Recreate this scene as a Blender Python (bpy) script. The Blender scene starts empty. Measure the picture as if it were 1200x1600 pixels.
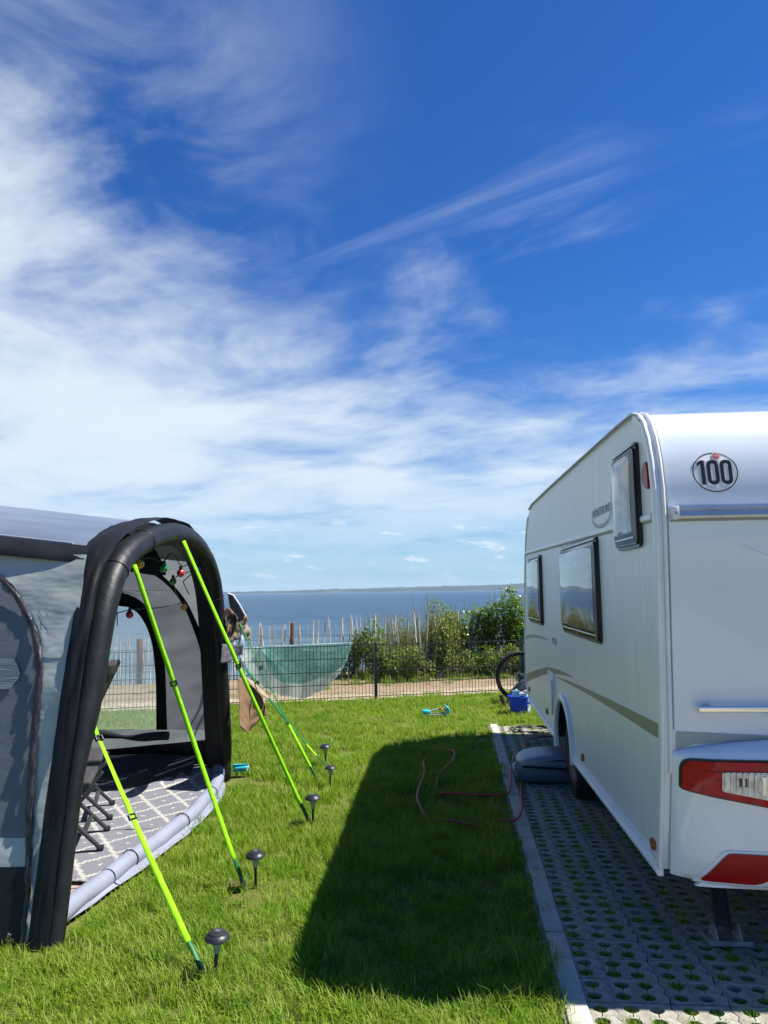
import bpy, bmesh, math, random
from mathutils import Vector, Matrix, noise as mnoise

R = math.radians
scene = bpy.context.scene
col = scene.collection
random.seed(7)

# ------------------------------------------------------------------ camera
cam_d = bpy.data.cameras.new('camera')
cam = bpy.data.objects.new('camera', cam_d)
col.objects.link(cam)
cam_d.sensor_fit = 'VERTICAL'
cam_d.sensor_height = 36.0
cam_d.lens = 36.0 * 1155.0 / 1600.0
cam_d.clip_start = 0.05
cam_d.clip_end = 30000.0
yaw, pitch, roll = R(5.263), R(6.079), 0.0135
F = Vector((-math.sin(yaw) * math.cos(pitch), math.cos(yaw) * math.cos(pitch), math.sin(pitch)))
RT = Vector((math.cos(yaw), math.sin(yaw), 0))
UP = RT.cross(F)
RX = math.cos(roll) * RT - math.sin(roll) * UP
UX = math.cos(roll) * UP + math.sin(roll) * RT
m = Matrix((RX, UX, -F)).transposed().to_4x4()
m.translation = (0, 0, 1.70)
cam.matrix_world = m
scene.camera = cam

# ------------------------------------------------------------------ light
SUN_EL, SUN_AZ = 56.0, 81.0          # azimuth from +Y towards +X
SKY_STRENGTH = 0.058
sun_d = bpy.data.lights.new('sun', 'SUN')
sun_d.energy = 5.0
sun_d.angle = R(0.53)
sun_d.color = (1.0, 0.955, 0.88)
sun = bpy.data.objects.new('sun', sun_d)
col.objects.link(sun)
sdir = Vector((math.cos(R(SUN_EL)) * math.sin(R(SUN_AZ)), math.cos(R(SUN_EL)) * math.cos(R(SUN_AZ)), math.sin(R(SUN_EL))))
sun.rotation_euler = sdir.to_track_quat('Z', 'Y').to_euler()

scene.view_settings.view_transform = 'Standard'
scene.view_settings.look = 'None'
scene.view_settings.gamma = 1.0
scene.view_settings.exposure = 1.0
scene.view_settings.use_curve_mapping = False
scene.cycles.max_bounces = 8
scene.cycles.transparent_max_bounces = 24
scene.cycles.volume_bounces = 0
try:
    scene.cycles.use_denoising = True
except Exception:
    pass


class NT:
    """small helper around a node tree"""
    def __init__(s, tree):
        s.t = tree
        s.n = tree.nodes
        s.l = tree.links

    def new(s, typ, **kw):
        nd = s.n.new(typ)
        for k, v in kw.items():
            setattr(nd, k, v)
        return nd

    def link(s, a, b):
        s.l.new(a, b)

    def put(s, sock, v):
        if isinstance(v, bpy.types.NodeSocket):
            s.l.new(v, sock)
        else:
            sock.default_value = v

    def math(s, op, a, b=None, c=None, clamp=False):
        nd = s.n.new('ShaderNodeMath')
        nd.operation = op
        nd.use_clamp = clamp
        s.put(nd.inputs[0], a)
        if b is not None:
            s.put(nd.inputs[1], b)
        if c is not None:
            s.put(nd.inputs[2], c)
        return nd.outputs[0]

    def ramp(s, v, a, b, lo=0.0, hi=1.0, smooth=True):
        nd = s.n.new('ShaderNodeMapRange')
        nd.interpolation_type = 'SMOOTHSTEP' if smooth else 'LINEAR'
        s.put(nd.inputs[0], v)
        for i, x in enumerate((a, b, lo, hi)):
            s.put(nd.inputs[i + 1], x)
        return nd.outputs[0]

    def mix(s, f, a, b):
        nd = s.n.new('ShaderNodeMix')
        nd.data_type = 'RGBA'
        s.put(nd.inputs[0], f)
        for i, x in ((6, a), (7, b)):
            if isinstance(x, (tuple, list)) and len(x) == 3:
                x = (*x, 1)
            s.put(nd.inputs[i], x)
        return nd.outputs[2]

    def noise(s, vec, scale, detail=3.0, rough=0.55, dist=0.0):
        nd = s.n.new('ShaderNodeTexNoise')
        if vec is not None:
            s.l.new(vec, nd.inputs['Vector'])
        nd.inputs['Scale'].default_value = scale
        nd.inputs['Detail'].default_value = detail
        nd.inputs['Roughness'].default_value = rough
        nd.inputs['Distortion'].default_value = dist
        return nd.outputs['Fac']

    def mapping(s, vec, loc=(0, 0, 0), rot=(0, 0, 0), scale=(1, 1, 1)):
        nd = s.n.new('ShaderNodeMapping')
        s.l.new(vec, nd.inputs[0])
        nd.inputs[1].default_value = loc
        nd.inputs[2].default_value = rot
        nd.inputs[3].default_value = scale
        return nd.outputs[0]


# ------------------------------------------------------------------ sky: clear blue with high cirrus banks
world = bpy.data.worlds.new('World')
scene.world = world
world.use_nodes = True
w = NT(world.node_tree)
w.n.clear()
out = w.new('ShaderNodeOutputWorld')
bg = w.new('ShaderNodeBackground')
bg.inputs['Strength'].default_value = SKY_STRENGTH
w.link(bg.outputs[0], out.inputs[0])
sky = w.new('ShaderNodeTexSky', sky_type='NISHITA')
sky.sun_disc = False
sky.sun_elevation = R(SUN_EL)
sky.sun_rotation = R(SUN_AZ)
sky.altitude = 5
sky.air_density = 1.0
sky.dust_density = 0.1
sky.ozone_density = 2.5
tc = w.new('ShaderNodeTexCoord')
D = tc.outputs['Generated']
sep = w.new('ShaderNodeSeparateXYZ')
w.link(D, sep.inputs[0])
el = w.math('MULTIPLY', w.math('ARCSINE', sep.outputs[2]), 57.2958)
az = w.math('MULTIPLY', w.math('ARCTAN2', sep.outputs[0], sep.outputs[1]), 57.2958)
zz = w.math('ADD', w.math('MAXIMUM', sep.outputs[2], 0.0), 0.15)
pu = w.math('DIVIDE', sep.outputs[0], zz)
pv = w.math('DIVIDE', sep.outputs[1], zz)
pc = w.new('ShaderNodeCombineXYZ')
w.link(pu, pc.inputs[0])
w.link(pv, pc.inputs[1])
P = pc.outputs[0]
# the bank: its upper limit falls from high on the one side to low ahead
ca = w.math('COSINE', w.math('MULTIPLY', w.math('ADD', az, 50.0), 0.0174533))
rise_ = w.math('POWER', w.math('MAXIMUM', w.math('DIVIDE', w.math('SUBTRACT', ca, 0.3), 0.7), 0.0), 2.8)
elb = w.math('MULTIPLY_ADD', rise_, 17.0, w.ramp(ca, -0.25, 0.35, 2.0, 14.5))
cov = w.math('DIVIDE', w.math('SUBTRACT', elb, el), 8.5)
cov = w.math('MINIMUM', w.math('MAXIMUM', cov, -1.3), 1.15)
PR = w.mapping(P, rot=(0, 0, R(24)))
n1 = w.noise(w.mapping(PR, (4.4, 2.9, 0), (0, 0, 0), (0.95, 1.15, 1)), 1.5, 9, 0.56, 0.35)
n1 = w.math('MULTIPLY_ADD', w.math('SUBTRACT', n1, 0.5), 2.2, 0.5)
n2 = w.noise(w.mapping(PR, (7.3, 2.2, 0), (0, 0, 0), (0.8, 1.7, 1)), 6.0, 9, 0.62, 0.6)
n2 = w.math('MULTIPLY_ADD', w.math('SUBTRACT', n2, 0.5), 1.2, 0.0)
val = w.math('ADD', w.math('MULTIPLY_ADD', cov, 0.48, n1), w.math('MULTIPLY', n2, 0.22))
low = w.ramp(el, 0.5, 9.0)
dens = w.math('MULTIPLY', w.ramp(val, 0.24, 1.24), w.math('MULTIPLY_ADD', low, 0.62, 0.30))
# thin veil reaching up on the side of the bank
n6 = w.noise(w.mapping(P, (2.2, 6.1, 0)), 2.6, 8, 0.6, 0.5)
veil = w.math('MULTIPLY', w.ramp(n6, 0.36, 0.68), w.math('MULTIPLY', w.ramp(ca, 0.66, 1.02), w.ramp(el, 60.0, 32.0)))
veil = w.math('MULTIPLY', veil, 0.48)
# fine wisps
n3 = w.noise(w.mapping(PR, (1.3, 9.1, 0), (0, 0, 0), (0.45, 2.2, 1)), 2.2, 9, 0.62, 0.9)
n4 = w.noise(w.mapping(P, (5.3, 0.4, 0)), 1.3, 3, 0.5)
wisp = w.math('MULTIPLY', w.ramp(n3, 0.52, 0.90), w.ramp(n4, 0.40, 0.66))
wisp = w.math('MULTIPLY', w.math('MULTIPLY', wisp, 0.28), w.ramp(el, 5.0, 12.0))
wisp = w.math('MAXIMUM', wisp, veil)
# small fair weather puffs close to the horizon
ec = w.new('ShaderNodeCombineXYZ')
w.link(w.math('MULTIPLY', az, 0.33), ec.inputs[0])
w.link(w.math('MULTIPLY', el, 1.25), ec.inputs[1])
n5 = w.noise(w.mapping(ec.outputs[0], (2.4, 0.2, 0)), 1.0, 6, 0.55, 0.2)
puff = w.math('MULTIPLY', w.ramp(n5, 0.57, 0.66), w.math('MULTIPLY', w.ramp(el, 0.6, 1.6), w.ramp(el, 6.5, 4.5)))
puff = w.math('MULTIPLY', puff, 0.85)
a1 = w.math('SUBTRACT', 1.0, dens)
a2 = w.math('SUBTRACT', 1.0, wisp)
a3 = w.math('SUBTRACT', 1.0, puff)
cloud = w.math('SUBTRACT', 1.0, w.math('MULTIPLY', w.math('MULTIPLY', a1, a2), a3), clamp=True)
# deep clean blue of the open sky
gam = w.new('ShaderNodeVectorMath', operation='MULTIPLY')
w.link(sky.outputs[0], gam.inputs[0])
tint = w.mix(w.ramp(el, 0.0, 26.0), (0.38, 0.72, 1.10), (0.18, 0.565, 1.14))
w.link(tint, gam.inputs[1])
skycol = gam.outputs[0]
ccol = w.mix(w.ramp(el, 0, 25), (6.6, 7.7, 8.6), (7.4, 8.2, 8.8))
final = w.mix(cloud, skycol, ccol)
w.link(final, bg.inputs['Color'])


# ------------------------------------------------------------------ materials
def principled(name, color=(0.5, 0.5, 0.5), rough=0.5, spec=0.5, metal=0.0, var=0.0, vscale=8.0, vstretch=(1, 1, 1),
               bump=0.0, bscale=60.0, bstretch=(1, 1, 1), bdist=0.002, coat=0.0, trans=0.0, ior=1.5, translucent=0.0,
               tcolor=None, color2=None):
    mt = bpy.data.materials.new(name)
    mt.use_nodes = True
    t = NT(mt.node_tree)
    b = t.n['Principled BSDF']
    o = t.n['Material Output']
    b.inputs['Base Color'].default_value = (*color, 1)
    b.inputs['Roughness'].default_value = rough
    b.inputs['Specular IOR Level'].default_value = spec
    b.inputs['Metallic'].default_value = metal
    b.inputs['Coat Weight'].default_value = coat
    b.inputs['Coat Roughness'].default_value = 0.04
    b.inputs['Transmission Weight'].default_value = trans
    b.inputs['IOR'].default_value = ior
    tcn = t.new('ShaderNodeTexCoord')
    csock = None
    if var > 0:
        nz = t.noise(t.mapping(tcn.outputs['Object'], (0.3, 0.7, 0.1), (0, 0, 0), vstretch), vscale, 5, 0.6, 0.3)
        f = t.ramp(nz, 0.3, 0.7)
        lo = color2 if color2 else tuple(max(0, c * (1 - var)) for c in color)
        hi = tuple(min(1, c * (1 + var * 0.6)) for c in color) if not color2 else color
        csock = t.mix(f, lo, hi)
        t.link(csock, b.inputs['Base Color'])
    if bump > 0:
        nb = t.noise(t.mapping(tcn.outputs['Object'], (0, 0, 0), (0, 0, 0), bstretch), bscale, 4, 0.6)
        bn = t.new('ShaderNodeBump')
        bn.inputs['Strength'].default_value = bump
        bn.inputs['Distance'].default_value = bdist
        t.link(nb, bn.inputs['Height'])
        t.link(bn.outputs[0], b.inputs['Normal'])
    if translucent > 0:
        tr = t.new('ShaderNodeBsdfTranslucent')
        tr.inputs[0].default_value = (*(tcolor or color), 1)
        mx = t.new('ShaderNodeMixShader')
        mx.inputs[0].default_value = translucent
        t.link(b.outputs[0], mx.inputs[1])
        t.link(tr.outputs[0], mx.inputs[2])
        t.link(mx.outputs[0], o.inputs[0])
    return mt


M = {}
# caravan
M['side'] = principled('hammered_white_sheet', (0.77, 0.79, 0.775), 0.34, 0.5, var=0.07, vscale=3, vstretch=(1, 9, 0.6), bump=0.35, bscale=55, bstretch=(1, 0.9, 2.2), bdist=0.004)
M['gel'] = principled('white_gelcoat', (0.74, 0.80, 0.87), 0.18, 0.5, var=0.03, vscale=2, coat=0.5)
M['trim'] = principled('white_trim', (0.80, 0.815, 0.82), 0.3, 0.5, var=0.08, vscale=6)
M['alu'] = principled('grey_aluminium', (0.50, 0.52, 0.52), 0.34, 0.5, metal=0.7, var=0.12, vscale=12)
M['roofrail'] = principled('dull_rail', (0.20, 0.20, 0.19), 0.45, 0.5, metal=0.3, var=0.2)
M['chrome'] = principled('polished_chrome', (0.75, 0.76, 0.78), 0.12, 0.5, metal=1.0)
M['blackplastic'] = principled('black_plastic', (0.012, 0.012, 0.014), 0.3, 0.5, var=0.2)
M['rubber'] = principled('rubber', (0.018, 0.018, 0.018), 0.75, 0.3, var=0.25, vscale=20, bump=0.3, bscale=40)
M['under'] = principled('underbody', (0.02, 0.02, 0.02), 0.8, 0.2)
M['acrylic'] = principled('smoked_acrylic', (0.008, 0.009, 0.010), 0.03, 0.6, coat=0.5, ior=1.6)
M['amberedge'] = principled('bronze_acrylic_edge', (0.035, 0.028, 0.016), 0.12, 0.5, coat=0.2)
M['silverstrip'] = principled('silver_strip', (0.6, 0.62, 0.65), 0.25, 0.5, metal=0.6)
M['amber'] = principled('amber_reflector', (0.42, 0.11, 0.01), 0.25, 0.6, var=0.25, vscale=60, coat=0.6)
M['redlens'] = principled('red_lens', (0.40, 0.004, 0.016), 0.12, 0.25, var=0.35, vscale=18, vstretch=(1, 1, 3), coat=0.25)
M['redref'] = principled('red_reflector', (0.30, 0.002, 0.005), 0.35, 0.3, var=0.2, vscale=10, bump=0.15, bscale=160)
M['clearlens'] = principled('clear_ribbed_lens', (0.50, 0.54, 0.58), 0.16, 0.8, metal=0.7, var=0.35, vscale=22, vstretch=(1.6, 1, 0.8))
M['bulbamber'] = principled('dim_amber_bulb', (0.10, 0.05, 0.025), 0.3, 0.5)
M['decal'] = principled('taupe_decal', (0.23, 0.205, 0.18), 0.4, 0.4)
M['decal2'] = principled('olive_decal', (0.245, 0.255, 0.20), 0.4, 0.4)
M['greydecal'] = principled('grey_decal', (0.33, 0.36, 0.38), 0.4, 0.4)
M['text'] = principled('grey_lettering', (0.20, 0.23, 0.25), 0.4, 0.4)
M['stickerwhite'] = principled('sticker_white', (0.72, 0.74, 0.78), 0.35, 0.4)
M['stickerblack'] = principled('sticker_black', (0.012, 0.012, 0.016), 0.4, 0.4)
M['sealred'] = principled('seal_red', (0.42, 0.03, 0.04), 0.4, 0.4)
M['sealgrey'] = principled('seal_grey', (0.38, 0.37, 0.40), 0.4, 0.4)
M['steel'] = principled('galvanised_steel', (0.36, 0.38, 0.38), 0.45, 0.5, metal=0.6, var=0.25, vscale=20)
M['darksteel'] = principled('dark_steel', (0.05, 0.055, 0.06), 0.5, 0.4, metal=0.4, var=0.2)
# awning
M['ablack'] = principled('black_coated_fabric', (0.010, 0.0115, 0.0135), 0.47, 0.32, var=0.3, vscale=5, bump=0.30, bscale=9, bstretch=(1, 2.0, 0.7), bdist=0.02)
M['aband'] = principled('flat_black_band_fabric', (0.006, 0.007, 0.009), 0.55, 0.3, var=0.3, vscale=4, bump=0.25, bscale=8, bstretch=(1, 1, 0.5), bdist=0.02)
M['amatt'] = principled('black_mesh_fabric', (0.006, 0.006, 0.008), 0.8, 0.15, var=0.2)
M['asilver'] = principled('silver_green_fabric', (0.40, 0.44, 0.43), 0.28, 0.55, var=0.05, vscale=3, bump=0.32, bscale=1.5, bstretch=(0.8, 1, 1.8), bdist=0.08, translucent=0.12)
M['agrey'] = principled('slate_grey_fabric', (0.125, 0.14, 0.165), 0.42, 0.4, var=0.04, vscale=2.5, bump=0.25, bscale=5, bstretch=(0.7, 1, 1.6), bdist=0.02, translucent=0.05, tcolor=(0.16, 0.17, 0.20))
M['ainner'] = principled('warm_grey_fabric', (0.22, 0.22, 0.235), 0.55, 0.3, var=0.14, vscale=3, bump=0.35, bscale=6, bstretch=(1, 1, 1.8), bdist=0.02, translucent=0.35, tcolor=(0.36, 0.36, 0.38))
M['alight'] = principled('pale_grey_fabric', (0.46, 0.48, 0.46), 0.5, 0.3, var=0.12, vscale=4, bump=0.3, bscale=8, bdist=0.015, translucent=0.35, tcolor=(0.58, 0.60, 0.58))
M['aroof'] = principled('lavender_grey_roof_fabric', (0.12, 0.155, 0.205), 0.34, 0.6, var=0.10, vscale=2, bump=0.3, bscale=5, bstretch=(0.35, 2.2, 1), bdist=0.02)
M['reflpatch'] = principled('painted_reflection_film', (0.17, 0.19, 0.225), 0.25, 0.5, var=0.25, vscale=4, vstretch=(1, 1, 5), bump=0.4, bscale=9, bstretch=(0.4, 1, 4), bdist=0.02)
M['zip'] = principled('crinkled_black_tape', (0.024, 0.022, 0.024), 0.36, 0.5, var=0.3, vscale=14, bump=0.5, bscale=18, bdist=0.015)
M['mudflap'] = principled('black_mud_wall', (0.008, 0.009, 0.013), 0.5, 0.3, var=0.3, vscale=3, bump=0.3, bscale=6, bdist=0.02)
M['tube'] = principled('pale_blue_grey_tube', (0.225, 0.245, 0.315), 0.55, 0.35, var=0.10, vscale=5, bump=0.25, bscale=12, bdist=0.01)
M['whitecloth'] = principled('white_cloth', (0.45, 0.47, 0.52), 0.7, 0.2, var=0.12)
M['gsheet'] = principled('beige_ground_sheet', (0.33, 0.25, 0.205), 0.75, 0.2, var=0.2, vscale=10)
M['navy'] = principled('navy_ground_sheet', (0.012, 0.016, 0.028), 0.55, 0.3, var=0.3)
M['chair'] = principled('anthracite_coated_tube', (0.030, 0.032, 0.036), 0.4, 0.5, var=0.2)
M['chairpad'] = principled('charcoal_pad', (0.045, 0.043, 0.047), 0.7, 0.3, var=0.25, vscale=20, bump=0.3, bscale=30)
M['lime'] = principled('lime_webbing', (0.30, 0.72, 0.010), 0.7, 0.2, var=0.16, vscale=40, bump=0.5, bscale=260, translucent=0.18, tcolor=(0.2, 0.6, 0.01))
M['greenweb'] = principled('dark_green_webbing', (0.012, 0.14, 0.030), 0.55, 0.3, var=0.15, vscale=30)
M['greenloop'] = principled('green_rubber_loop', (0.012, 0.11, 0.022), 0.5, 0.4)
M['black'] = principled('black_item', (0.014, 0.014, 0.016), 0.45, 0.4)
for nm, c in (('yellow', (0.62, 0.38, 0.02)), ('green', (0.015, 0.24, 0.06)), ('red', (0.45, 0.012, 0.02)), ('blue', (0.015, 0.12, 0.50))):
    M['bulb_' + nm] = principled('bulb_' + nm, c, 0.18, 0.6, coat=0.6)
M['teal'] = principled('turquoise_plastic', (0.02, 0.42, 0.48), 0.3, 0.5, var=0.15)
M['orange'] = principled('orange_plastic', (0.62, 0.13, 0.015), 0.4, 0.5)
M['greyplastic'] = principled('grey_plastic', (0.30, 0.33, 0.35), 0.4, 0.5)
# solar lights
M['cap'] = principled('dark_pewter_plastic', (0.022, 0.023, 0.027), 0.42, 0.4, var=0.1)
M['solar'] = principled('solar_cell', (0.10, 0.10, 0.11), 0.2, 0.6, var=0.4, vscale=60)
# cloth
M['brown'] = principled('brown_cloth', (0.26, 0.165, 0.10), 0.8, 0.2, var=0.14, vscale=8, bump=0.3, bscale=16, bdist=0.01, translucent=0.22, tcolor=(0.34, 0.21, 0.12))
M['beige'] = principled('beige_cloth', (0.42, 0.34, 0.25), 0.8, 0.2, var=0.15, vscale=9, translucent=0.2)
M['darkcloth'] = principled('dark_cloth', (0.03, 0.032, 0.036), 0.8, 0.2, var=0.2)
M['greycloth'] = principled('grey_printed_cloth', (0.085, 0.09, 0.10), 0.8, 0.2, var=0.45, vscale=11, vstretch=(1, 1, 3))
M['bluewhite'] = principled('blue_white_cloth', (0.62, 0.68, 0.74), 0.8, 0.2, var=0.3, vscale=9, color2=(0.32, 0.44, 0.60), translucent=0.25)
M['tank'] = principled('slate_blue_tank', (0.22, 0.27, 0.32), 0.36, 0.5, var=0.08)
M['tankdark'] = principled('dark_blue_tank_base', (0.09, 0.13, 0.175), 0.4, 0.5, var=0.1)
M['hose'] = principled('red_rubber_hose', (0.42, 0.05, 0.035), 0.5, 0.4, var=0.25, vscale=10)
M['bucket'] = principled('cobalt_blue_plastic', (0.008, 0.055, 0.56), 0.3, 0.5, var=0.1, translucent=0.15, tcolor=(0.01, 0.1, 0.8))
M['lightblue'] = principled('light_blue_card', (0.10, 0.30, 0.52), 0.5, 0.4, var=0.2, vscale=18)
M['paleblue'] = principled('pale_blue_plastic', (0.42, 0.52, 0.62), 0.4, 0.4, var=0.15)
M['white'] = principled('white_plastic', (0.72, 0.73, 0.75), 0.35, 0.5, var=0.08)
M['darkbag'] = principled('dark_navy_bag', (0.022, 0.030, 0.045), 0.7, 0.3, var=0.25, bump=0.3, bscale=20)
M['shoe'] = principled('brown_leather', (0.10, 0.06, 0.04), 0.6, 0.3, var=0.3)
# fences / ground
M['fencegreen'] = principled('anthracite_powder_coat', (0.012, 0.017, 0.018), 0.4, 0.5)
M['kerb'] = principled('pale_concrete_kerb', (0.46, 0.435, 0.37), 0.85, 0.2, var=0.18, vscale=9, bump=0.5, bscale=90, bdist=0.003)
M['paver'] = principled('grey_concrete_paver', (0.315, 0.30, 0.25), 0.9, 0.15, var=0.35, vscale=12, bump=0.6, bscale=120, bdist=0.003)
M['soil'] = principled('dark_soil', (0.035, 0.035, 0.02), 0.95, 0.1, var=0.4, vscale=20, bump=0.7, bscale=50, bdist=0.01)
M['lawnsoil'] = principled('lawn_thatch', (0.10, 0.13, 0.02), 0.95, 0.1, var=0.5, vscale=9, color2=(0.16, 0.15, 0.05), bump=0.8, bscale=70, bdist=0.02)
M['stem'] = principled('woody_stem', (0.12, 0.09, 0.06), 0.85, 0.2, var=0.3)
M['rope'] = principled('galvanised_wire', (0.16, 0.15, 0.14), 0.5, 0.4)


def woodmat(name, c1, c2):
    return principled(name, c1, 0.8, 0.2, var=0.5, color2=c2, vscale=6, vstretch=(6, 6, 1), bump=0.4, bscale=30, bstretch=(4, 4, 0.6), bdist=0.004)


M['paling'] = woodmat('weathered_chestnut', (0.60, 0.53, 0.42), (0.36, 0.30, 0.23))
M['paling2'] = woodmat('pale_split_wood', (0.74, 0.69, 0.59), (0.50, 0.45, 0.37))
M['post'] = woodmat('dark_timber_post', (0.16, 0.10, 0.07), (0.09, 0.06, 0.045))


def leafmat(name, c1, c2, trans=0.4, spec=0.4, rough=0.42, use_random=True, ns=2.5, dry=None, dryamt=0.0):
    mt = bpy.data.materials.new(name)
    mt.use_nodes = True
    t = NT(mt.node_tree)
    b = t.n['Principled BSDF']
    o = t.n['Material Output']
    b.inputs['Roughness'].default_value = rough
    b.inputs['Specular IOR Level'].default_value = spec
    oi = t.new('ShaderNodeObjectInfo')
    geo = t.new('ShaderNodeNewGeometry')
    nz = t.noise(geo.outputs['Position'], ns, 4, 0.6)
    f = t.ramp(nz, 0.32, 0.68)
    rnd = oi.outputs['Random'] if use_random else geo.outputs['Random Per Island']
    f = t.math('MULTIPLY_ADD', rnd, 0.55, t.math('MULTIPLY', f, 0.5), clamp=True)
    c = t.mix(f, c1, c2)
    if dry:
        nz2 = t.noise(geo.outputs['Position'], ns * 2.7, 3, 0.6)
        df = t.math('MULTIPLY', t.ramp(t.math('MULTIPLY_ADD', geo.outputs['Random Per Island'], 0.5, t.math('MULTIPLY', nz2, 0.8)), 0.62, 0.95), dryamt)
        c = t.mix(df, c, dry)
        nz3 = t.noise(geo.outputs['Position'], 0.75, 4, 0.62)
        c = t.mix(t.math('MULTIPLY', t.ramp(nz3, 0.50, 0.68), 0.40), c, (0.30, 0.34, 0.045))
    t.link(c, b.inputs['Base Color'])
    tr = t.new('ShaderNodeBsdfTranslucent')
    bright = t.mix(0.5, c, (0.28, 0.46, 0.012))
    t.link(bright, tr.inputs[0])
    mx = t.new('ShaderNodeMixShader')
    mx.inputs[0].default_value = trans
    t.link(b.outputs[0], mx.inputs[1])
    t.link(tr.outputs[0], mx.inputs[2])
    t.link(mx.outputs[0], o.inputs[0])
    return mt


M['grass'] = leafmat('grass_blade', (0.078, 0.205, 0.006), (0.205, 0.360, 0.014), 0.45, spec=0.18, rough=0.5, ns=1.3, dry=(0.46, 0.42, 0.12), dryamt=0.5)
M['leaf_a'] = leafmat('shrub_leaf_mid', (0.055, 0.105, 0.012), (0.14, 0.205, 0.028), 0.35, use_random=False)
M['leaf_b'] = leafmat('shrub_leaf_glossy', (0.065, 0.125, 0.012), (0.18, 0.26, 0.026), 0.40, spec=0.55, rough=0.33, use_random=False)
M['leaf_c'] = leafmat('shrub_leaf_olive', (0.10, 0.12, 0.022), (0.23, 0.245, 0.055), 0.35, use_random=False)
M['dryblade'] = leafmat('dry_stalk', (0.20, 0.16, 0.07), (0.36, 0.30, 0.15), 0.3, use_random=False, spec=0.2, rough=0.7)


def special_materials():
    # clear vinyl of the far awning window
    mt = bpy.data.materials.new('clear_vinyl')
    mt.use_nodes = True
    t = NT(mt.node_tree)
    t.n.remove(t.n['Principled BSDF'])
    o = t.n['Material Output']
    trn = t.new('ShaderNodeBsdfTransparent')
    trn.inputs[0].default_value = (0.88, 0.93, 0.93, 1)
    dif = t.new('ShaderNodeBsdfTranslucent')
    dif.inputs[0].default_value = (0.72, 0.78, 0.78, 1)
    dif2 = t.new('ShaderNodeBsdfGlossy')
    dif2.inputs[0].default_value = (0.9, 0.9, 0.9, 1)
    dif2.inputs['Roughness'].default_value = 0.12
    m1 = t.new('ShaderNodeMixShader')
    m1.inputs[0].default_value = 0.20
    t.link(trn.outputs[0], m1.inputs[1])
    t.link(dif.outputs[0], m1.inputs[2])
    m2 = t.new('ShaderNodeMixShader')
    m2.inputs[0].default_value = 0.05
    t.link(m1.outputs[0], m2.inputs[1])
    t.link(dif2.outputs[0], m2.inputs[2])
    t.link(m2.outputs[0], o.inputs[0])
    M['vinyl'] = mt

    # frosted lamp body
    M['frost'] = principled('frosted_lamp_body', (0.58, 0.64, 0.52), 0.25, 0.5, trans=0.55, ior=1.2)

    # rug: grey with pale stepped lattice lines
    mt = bpy.data.materials.new('lattice_rug')
    mt.use_nodes = True
    t = NT(mt.node_tree)
    b = t.n['Principled BSDF']
    b.inputs['Roughness'].default_value = 0.7
    tcn = t.new('ShaderNodeTexCoord')
    mp = t.mapping(tcn.outputs['Object'], (0.13, 0.02, 0), (0, 0, 0), (1, 1, 1))
    sx = t.new('ShaderNodeSeparateXYZ')
    t.link(mp, sx.inputs[0])
    px = 0.02
    qx = t.math('MULTIPLY', t.math('FLOOR', t.math('DIVIDE', sx.outputs[0], px)), px)
    qy = t.math('MULTIPLY', t.math('FLOOR', t.math('DIVIDE', sx.outputs[1], px)), px)
    u = t.math('ADD', t.math('DIVIDE', qx, 0.30), t.math('DIVIDE', qy, 0.40))
    v = t.math('SUBTRACT', t.math('DIVIDE', qx, 0.30), t.math('DIVIDE', qy, 0.40))
    def line(s, wd):
        fr = t.math('ABSOLUTE', t.math('SUBTRACT', t.math('FRACT', s), 0.5))
        return t.math('GREATER_THAN', fr, 0.5 - wd)
    ln = t.math('MAXIMUM', line(u, 0.058), line(v, 0.058))
    # little diamonds inside each cell
    fu = t.math('ABSOLUTE', t.math('SUBTRACT', t.math('FRACT', u), 0.5))
    fv = t.math('ABSOLUTE', t.math('SUBTRACT', t.math('FRACT', v), 0.5))
    dm = t.math('LESS_THAN', t.math('MAXIMUM', fu, fv), 0.05)
    ln = t.math('MAXIMUM', ln, dm)
    weave = t.noise(t.mapping(tcn.outputs['Object'], (0, 0, 0), (0, 0, 0), (160, 24, 1)), 1.0, 2, 0.5)
    base = t.mix(weave, (0.13, 0.13, 0.155), (0.185, 0.185, 0.21))
    cc = t.mix(ln, base, (0.36, 0.36, 0.33))
    t.link(cc, b.inputs['Base Color'])
    bn = t.new('ShaderNodeBump')
    bn.inputs['Strength'].default_value = 0.25
    bn.inputs['Distance'].default_value = 0.003
    t.link(weave, bn.inputs['Height'])
    t.link(bn.outputs[0], b.inputs['Normal'])
    M['rug'] = mt

    # turquoise mottled beach cloth
    mt = bpy.data.materials.new('mottled_beach_cloth')
    mt.use_nodes = True
    t = NT(mt.node_tree)
    b = t.n['Principled BSDF']
    o = t.n['Material Output']
    b.inputs['Roughness'].default_value = 0.8
    tcn = t.new('ShaderNodeTexCoord')
    nz = t.noise(tcn.outputs['Object'], 11, 6, 0.65, 0.6)
    nz2 = t.noise(tcn.outputs['Object'], 34, 4, 0.6)
    f = t.ramp(t.math('MULTIPLY_ADD', nz2, 0.35, t.math('MULTIPLY', nz, 0.7)), 0.38, 0.68)
    c = t.mix(f, (0.20, 0.60, 0.54), (0.74, 0.90, 0.82))
    t.link(c, b.inputs['Base Color'])
    tr = t.new('ShaderNodeBsdfTranslucent')
    t.link(c, tr.inputs[0])
    tp = t.new('ShaderNodeBsdfTransparent')
    mx = t.new('ShaderNodeMixShader')
    mx.inputs[0].default_value = 0.4
    t.link(b.outputs[0], mx.inputs[1])
    t.link(tr.outputs[0], mx.inputs[2])
    mx2 = t.new('ShaderNodeMixShader')
    mx2.inputs[0].default_value = 0.40
    t.link(mx.outputs[0], mx2.inputs[1])
    t.link(tp.outputs[0], mx2.inputs[2])
    t.link(mx2.outputs[0], o.inputs[0])
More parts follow.
